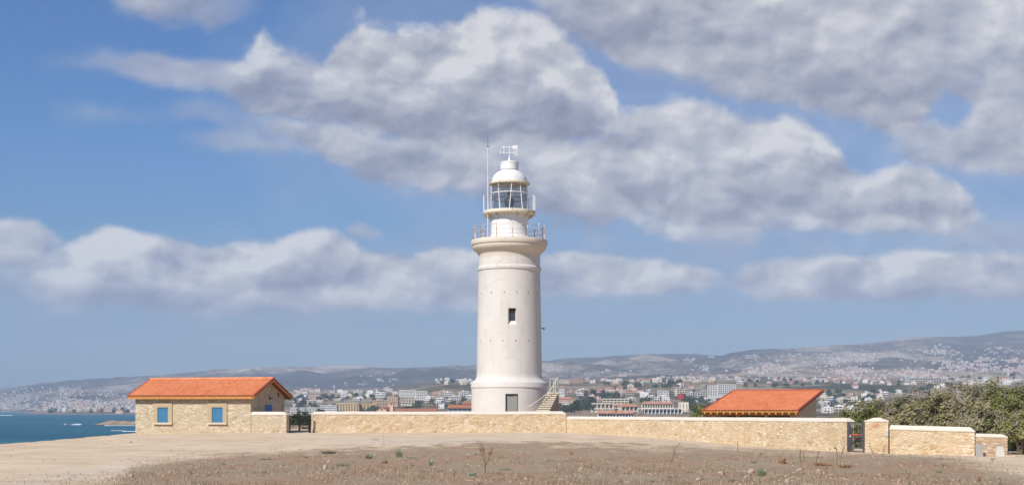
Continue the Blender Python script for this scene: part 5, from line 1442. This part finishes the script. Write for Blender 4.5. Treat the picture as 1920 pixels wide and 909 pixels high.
# ================================================================== weeds, dry stalks and stones of the foreground
def wm(name, c0, c1): return leafmat(name, [c0, c1])
M_GT = wm('green_weed', (0.24, 0.29, 0.15), (0.40, 0.44, 0.27)); M_GG = wm('grey_weed', (0.34, 0.335, 0.235), (0.50, 0.47, 0.35))
M_TEAL = wm('thistle_leaf', (0.24, 0.33, 0.25), (0.42, 0.50, 0.39)); M_BR = wm('dry_brown_weed', (0.36, 0.25, 0.155), (0.55, 0.41, 0.26)); M_RB = wm('russet_weed', (0.40, 0.22, 0.115), (0.56, 0.36, 0.20)); M_DK = wm('dark_dry_weed', (0.26, 0.225, 0.155), (0.42, 0.36, 0.26))
def blades(name, n, rx, ry, h, seed, mat, wdt=.012, lean=.8, segs=3, tuftiness=1):
    rg_ = random.Random(seed); vs = []; fs = []; tt_ = []
    for _ in range(n):
        r = rg_.random() ** .6; a = rg_.uniform(0, 6.283)
        bx, by = math.cos(a) * rx * r * .55, math.sin(a) * ry * r * .55
        hh = h * rg_.uniform(.45, 1.1) * (1 - .45 * r); dx, dy = math.cos(a) * lean * hh * rg_.uniform(.2, 1.1) + rg_.gauss(0, .02), math.sin(a) * lean * hh * rg_.uniform(.2, 1.1) + rg_.gauss(0, .02)
        w_ = wdt * rg_.uniform(.6, 1.6); pa = rg_.uniform(0, 3.14); wx, wy = math.cos(pa) * w_, math.sin(pa) * w_
        b = len(vs); ti = rg_.random()
        for k in range(segs + 1):
            f = k / segs; cx = bx + dx * f ** 1.5; cy = by + dy * f ** 1.5; cz = -.02 + hh * f * (1 - .12 * f * lean)
            ww = 1 - .8 * f if k < segs else .15
            vs += [(cx - wx * ww, cy - wy * ww, cz), (cx + wx * ww, cy + wy * ww, cz)]; tt_ += [ti, ti]
        for k in range(segs): fs.append((b + 2*k, b + 2*k + 1, b + 2*k + 3, b + 2*k + 2))
    me = bpy.data.meshes.new(name); me.from_pydata(vs, [], fs); me.update()
    at = me.attributes.new('tint', 'FLOAT', 'POINT'); at.data.foreach_set('value', np.array(tt_, np.float32)); me.materials.append(mat); return me
def weed(label, x, y, wpx, hpx, mat, seed, name='weed', dens=1.0, leafy=True, lean=1.15, wdt=.017):
    p_ = at_ground(x, y); k = p_.y / F; rx = wpx / 2 * k; h = hpx * k
    n = int(max(30, min(220, rx * h * 1700 * dens)))
    me = blades(name, n, rx, rx * .8, h, seed, mat, wdt, lean * min(1.6, rx / h))
    o = bpy.data.objects.new(name, me); link(o); o.location = p_; tag(o, label, 'weed', 'weeds on the ploughed ground'); return o
W_ = [('green tuft below the right window of the stone house', 421, 871, 14, 9, M_GT), ('faint green sprout below the tuft under the right window', 412, 893, 12, 7, M_GG), ('flat grey green weed leftmost among those below the double gate', 500, 861, 32, 9, M_GG), ('thin grey mat of dry weed at the lower left of the field', 488, 892, 26, 7, M_DK),
      ('small upright grey weed directly below the double gate', 573, 858, 14, 9, M_GG), ('wide twiggy weed on the field edge right of the double gate', 617, 850, 40, 13, M_DK), ('low wide green cushion weed near the pale tan stone', 643, 874, 36, 14, M_GT), ('grey wiry ball shaped weed below the thin pole', 691, 860, 24, 17, M_GG),
      ('tall green weed with two branching tops', 748, 857, 16, 21, M_GT), ('low green weed just right of the tall branching weed', 771, 859, 24, 9, M_GT), ('flat dark twig weed below the low green weeds', 776, 873, 20, 6, M_DK), ('slim upright blue green weed left of the twin stalks', 808, 872, 11, 17, M_TEAL),
      ('bright blue green thistle below the lighthouse door, left of the twin stalks', 885, 893, 21, 16, M_TEAL), ('dark straggling weed under the blue green thistle', 898, 907, 34, 10, M_DK), ('small brown clump behind the twin stalks', 893, 853, 9, 6, M_BR), ('wide faint grey green weed right of the twin stalks', 948, 881, 38, 9, M_GG),
      ('dark flat weed below the staircase', 995, 868, 20, 5, M_DK), ('small dark weed right of the flat dark one', 1037, 867, 12, 4, M_DK), ('upright brown weed on the field edge under the wall step', 1071, 852, 10, 13, M_BR), ('low dark weed in the middle of the field', 1149, 862, 14, 5, M_DK),
      ('dark little clump left of the forked stalk', 1060, 864, 9, 4, M_DK), ('grey green weed left of the tall forked stalk', 1211, 883, 20, 9, M_GG), ('dark tuft beside the grey green weed', 1191, 887, 12, 6, M_DK), ('low grey weed at the bottom edge below the lighthouse wall step', 1130, 908, 30, 8, M_GG),
      ('dull wide weed under the forked stalk', 1262, 894, 40, 10, M_GG), ('small dark spreading weed at the bottom, right of centre', 1222, 903, 18, 9, M_DK), ('wiry silver weed above the large pale stone', 1413, 868, 16, 12, M_GG), ('leafy green weed right of the large pale stone', 1429, 892, 24, 22, M_GT), ('yellow green weed left of the large pale stone', 1373, 902, 24, 14, M_GG),
      ('upright russet weed below the shed', 1467, 869, 20, 18, M_RB), ('broad russet weed bank left of the single gate', 1543, 873, 46, 14, M_RB), ('dry straw coloured weed bank below the single gate', 1584, 877, 34, 18, M_BR), ('green grey weed at the bottom below the russet bank', 1480, 900, 26, 11, M_GG), ('dark tuft at the bottom below the single gate', 1612, 908, 22, 9, M_DK),
      ('feathery grey weed on the path below the right wall', 1756, 873, 12, 7, M_GG), ('bright green weed below the right wall', 1761, 886, 13, 14, M_GT), ('thin brown weed near the lower right corner', 1836, 902, 10, 20, M_BR), ('dark weed in the lower right corner', 1875, 908, 26, 9, M_DK), ('small green weed at the foot of the leaning slab', 1861, 862, 9, 10, M_TEAL), ('pale dry weed on the path in front of the lighthouse wall', 705, 824, 20, 4, M_GT), ('small brown weed on the field edge below the shed', 1426, 852, 9, 9, M_BR)]
for i, (lb, x, y, w_, h, mt) in enumerate(W_):
    weed(lb, x, y, w_, h, mt, 300 + i)
M_STALK = simple('dry_stalk', (0.25, 0.165, 0.10), .9, .2, 8); M_STRAW = simple('straw_stalk', (0.42, 0.32, 0.20), .9, .2, 8)
def stalk(label, x, y, paths, mat, r=.016, plume=0.0, name='dry_stalk'):
    """paths: lists of (dx, dy) photo pixel offsets from the foot"""
    p_ = at_ground(x, y); k = p_.y / F; mb = MB(); rnd = random.Random(int(x))
    for pa in paths:
        pts = [Vector((dx * k, rnd.uniform(-.03, .03), -dy * k)) for (dx, dy) in pa]; pts[0].z -= .05
        mb.tube(pts, r, 6, r1=r * .6)
        if plume:
            a, b = pts[-2], pts[-1]
            for j in range(26):
                q = a + (b - a) * rnd.random(); d_ = Vector((rnd.gauss(0, .5), rnd.gauss(0, .5), rnd.uniform(.3, 1))).normalized() * plume * rnd.uniform(.5, 1.2)
                mb.tube([q, q + d_], .006, 4, r1=.002)
    o = mb.build(name, mat, None, loc=p_); tag(o, label, 'stalk'); return o
stalk('tall brown twin stalks with seed plumes below the lighthouse', 910, 888, [[(0, 0), (-1, -22), (-2, -38), (-8, -58)], [(0, 0), (0, -20), (-5, -34), (-11, -48)], [(1, -20), (8, -34), (12, -46)]], M_STALK, .020, .09)
stalk('thin straight pole stuck in the path before the wall', 718.5, 834, [[(0, 0), (0, -13), (.3, -27)]], M_STRAW, .016, 0, 'thin_pole')
stalk('short thin stake left of the thin pole', 582, 821, [[(0, 0), (0, -5)]], M_STRAW, .014, 0, 'thin_stake')
stalk('brown stick standing on the field edge before the shed', 1383, 849, [[(0, 0), (.5, -12), (-.2, -23)]], M_STALK, .020)
stalk('tall pale forked stalk with dark tips', 1250, 897, [[(0, 0), (8, -30), (14, -44), (16, -58), (26, -66)], [(10, -34), (13, -44), (13, -62)]], M_STALK, .013)
stalk('short pale upright straw at the bottom of the field', 1201, 903, [[(0, 0), (0, -16)]], M_STRAW, .012)
stalk('curved brown stalk left of the russet weeds', 1500, 866, [[(0, 0), (0, -12), (1, -23)], [(7, 0), (7.5, -19)]], M_STALK, .024, .05)
stalk('leaning brown stalk in the russet weeds', 1530, 868, [[(0, 0), (2, -12), (7, -22)]], M_STALK, .020, .05)
stalk('pair of crooked dry stems before the single gate', 1569, 872, [[(0, 0), (1, -20), (-1, -30), (-5, -34)], [(4, 0), (8, -18), (11, -26), (14, -36)]], M_STALK, .018, .04)
stalk('dark bent stem before the gate pier', 1638, 851, [[(0, 0), (-4, -9), (-7, -18), (-8, -22)]], M_STALK, .018, .05)
stalk('thin crooked stem in front of the right wall', 1655, 856, [[(0, 0), (1, -12), (5, -22)]], M_STALK, .014)
stalk('thin bent grass stem on the field edge, under the wall step', 1070, 846, [[(0, 0), (2, -8), (6, -12)]], M_STRAW, .010)
stalk('thin pale grass stem right of the forked stalk', 1320, 874, [[(0, 0), (2, -14)]], M_STRAW, .009)

STN = [('large pale tan stone below the double gate', 610, 878, 10, 8), ('flat pale stone above the large tan stone', 617, 866, 9, 4), ('largest pale stone of the field, beside the leafy green weed', 1409, 888, 16, 10), ('angular white stone below the largest pale stone', 1399, 900, 10, 8), ('white stone at the bottom, left of the yellow green weed', 1310, 901, 11, 7), ('flat white stone at the bottom below the russet weeds', 1477, 903, 11, 6),
       ('pale stone under the upright russet weed', 1500, 882, 7, 5), ('rounded buff stone below the broad russet weeds', 1535, 884, 8, 6), ('pale tan stone right of the twin stalks', 1087, 882, 8, 5), ('low buff stone in the left part of the field', 841, 862, 6, 3), ('reddish stone at the upper left of the ploughed field', 401, 861, 8, 4), ('long pale stone at the left of the field', 408, 886, 10, 4), ('pale stone in the lower left of the field', 246, 893, 9, 5), ('dark reddish lump between the green weeds', 720, 868, 12, 7), ('buff flat stone at the lower right before the path', 1352, 889, 13, 6), ('pale stone on the path at the lower left', 108, 893, 7, 3), ('square white stone on the bare ground before the stone house', 245, 830, 5, 4)]
for i, (lb, x, y, w_, h) in enumerate(STN):
    p_ = at_ground(x, y); k = p_.y / F
    rock('stone', lb, p_ + Vector((0, 0, h * k * .30)), (w_ / 2 * k, w_ / 2.4 * k, h / 2 * k * 1.3), 500 + i, M_ROCK if 'dark' not in lb else M_STALK, 1.0, 'stone', None, 3, .2)
rs = random.Random(99)
small = []
for i in range(8):
    o = rock('stone', None, (0, 0, 0), (1, 1, 1), 700 + i, M_ROCK, .6, None, None, 2, .15); small.append(o)
made = 0
while made < 80:
    x = rs.uniform(240, 1840); y = rs.uniform(838, 908)
    if y < np.interp(x, BX, BYp) + 3: continue
    p_ = at_ground(x, y); k = p_.y / F; s_ = rs.choice((1.2, 1.5, 1.8, 2.2, 3.0)) * k
    o = small[made] if made < 8 else small[made % 8].copy()
    if made >= 8: link(o)
    o.location = p_ + Vector((0, 0, s_ * .25)); o.scale = (s_ * rs.uniform(.8, 1.5), s_, s_ * rs.uniform(.6, 1.0)); o.rotation_euler = (0, 0, rs.uniform(0, 6))
    tag(o, 'small pale loose stone lying on the brown ploughed soil', 'stone', 'small loose stones on the ploughed soil'); made += 1

# gravel, clods and stubble: nobody could count them
def scatter(n, seed, want_soil, ymin=25, ymax=100):
    rg_ = np.random.default_rng(seed); out = []
    while len(out) < n:
        x = rg_.uniform(-40, 1960, 4000); y = 835 + 90 * rg_.random(4000) ** .8 if want_soil else rg_.uniform(812, 915, 4000)
        d = (E + .15) * F / (y - HZ); X = (x - 960) / F * d
        keep = (d > ymin) & (d < ymax); X, d, y, x = X[keep], d[keep], y[keep], x[keep]
        z = ground_z(X, d); row = HZ + (E - z) * F / d
        ins = row > np.interp(x, BX, BYp) + rg_.normal(size=len(x)) * (10 + np.clip(row - 832, 0, 80) * .35)
        ok = ins if want_soil else ~ins
        patch = fbm(X / 2.0, d / 3.2, 5, 3) > rg_.uniform(.36, .60, len(X))
        ok &= patch
        ok &= (X > EDGE(d) + .6)
        out += list(zip(X[ok], d[ok], z[ok]))
    return out[:n]
def bits_mesh(name, pts, smin, smax, seed, mat, label, flat=.6):
    rnd = random.Random(seed); vs = []; fs = []
    for (X, Y, z) in pts:
        s_ = smin + (smax - smin) * rnd.random() ** 2.2; a = rnd.uniform(0, 6.28); b = len(vs); n = 5
        for k in range(n):
            q = a + 6.283 * k / n; r = s_ * rnd.uniform(.7, 1.2); vs.append((X + math.cos(q) * r, Y + math.sin(q) * r, z - .01))
        for k in range(n):
            q = a + 6.283 * k / n; r = s_ * rnd.uniform(.35, .7); vs.append((X + math.cos(q) * r, Y + math.sin(q) * r, z + s_ * flat * rnd.uniform(.7, 1.3)))
        for k in range(n): fs.append((b + k, b + (k + 1) % n, b + n + (k + 1) % n, b + n + k))
        fs.append(tuple(b + n + k for k in range(n)))
    me = bpy.data.meshes.new(name); me.from_pydata(vs, [], fs); me.update(); me.materials.append(mat)
    o = bpy.data.objects.new(name, me); link(o); tag(o, label, None, None, 'stuff'); return o
m, t = material('flint_bits'); p = t.pos(); n = t.noise(p, 3.0, 3, .6); t.set('Base Color', t.ramp(n, [(.3, (.30, .21, .14)), (.5, (.44, .34, .25)), (.7, (.58, .48, .37))])); t.set('Roughness', .95); M_FLINT = m
m, t = material('soil_clods'); p = t.pos(); n = t.noise(p, 2.0, 4, .6); t.set('Base Color', t.ramp(n, [(.3, (.24, .16, .108)), (.55, (.36, .25, .172)), (.75, (.44, .32, .225))])); t.set('Roughness', .98); M_CLOD = m
bits_mesh('gravel', scatter(2600, 1, True), .008, .042, 1, M_FLINT, 'pale flint chips strewn over the brown soil')
bits_mesh('clods', scatter(3500, 2, True), .015, .060, 2, M_CLOD, 'crumbled brown clods of the ploughed soil', .45)
bits_mesh('grit', scatter(900, 3, False), .012, .05, 3, M_FLINT, 'loose grit on the tan path')
M_STUB = leafmat('stubble_straw', [(0.24, 0.165, 0.11), (0.34, 0.25, 0.165), (0.44, 0.345, 0.235)])
pts = scatter(5200, 4, True); rnd = random.Random(4); vs = []; fs = []; tt_ = []
for (X, Y, z) in pts:
    ti = rnd.random()
    for _ in range(3):
        a = rnd.uniform(0, 6.28); h = rnd.uniform(.03, .11); l = rnd.uniform(.02, .12); w_ = .006; x0 = X + rnd.gauss(0, .06); y0 = Y + rnd.gauss(0, .06); b = len(vs)
        pa = rnd.uniform(0, 3.14); wx, wy = math.cos(pa) * w_, math.sin(pa) * w_
        vs += [(x0 - wx, y0 - wy, z - .01), (x0 + wx, y0 + wy, z - .01), (x0 + math.cos(a) * l + wx * .4, y0 + math.sin(a) * l + wy * .4, z + h), (x0 + math.cos(a) * l - wx * .4, y0 + math.sin(a) * l - wy * .4, z + h)]
        fs.append((b, b + 1, b + 2, b + 3)); tt_ += [ti] * 4
me = bpy.data.meshes.new('stubble'); me.from_pydata(vs, [], fs); me.update(); at = me.attributes.new('tint', 'FLOAT', 'POINT'); at.data.foreach_set('value', np.array(tt_, np.float32)); me.materials.append(M_STUB)
o = bpy.data.objects.new('stubble', me); link(o); tag(o, 'short dry stubble over the ploughed soil', None, None, 'stuff')
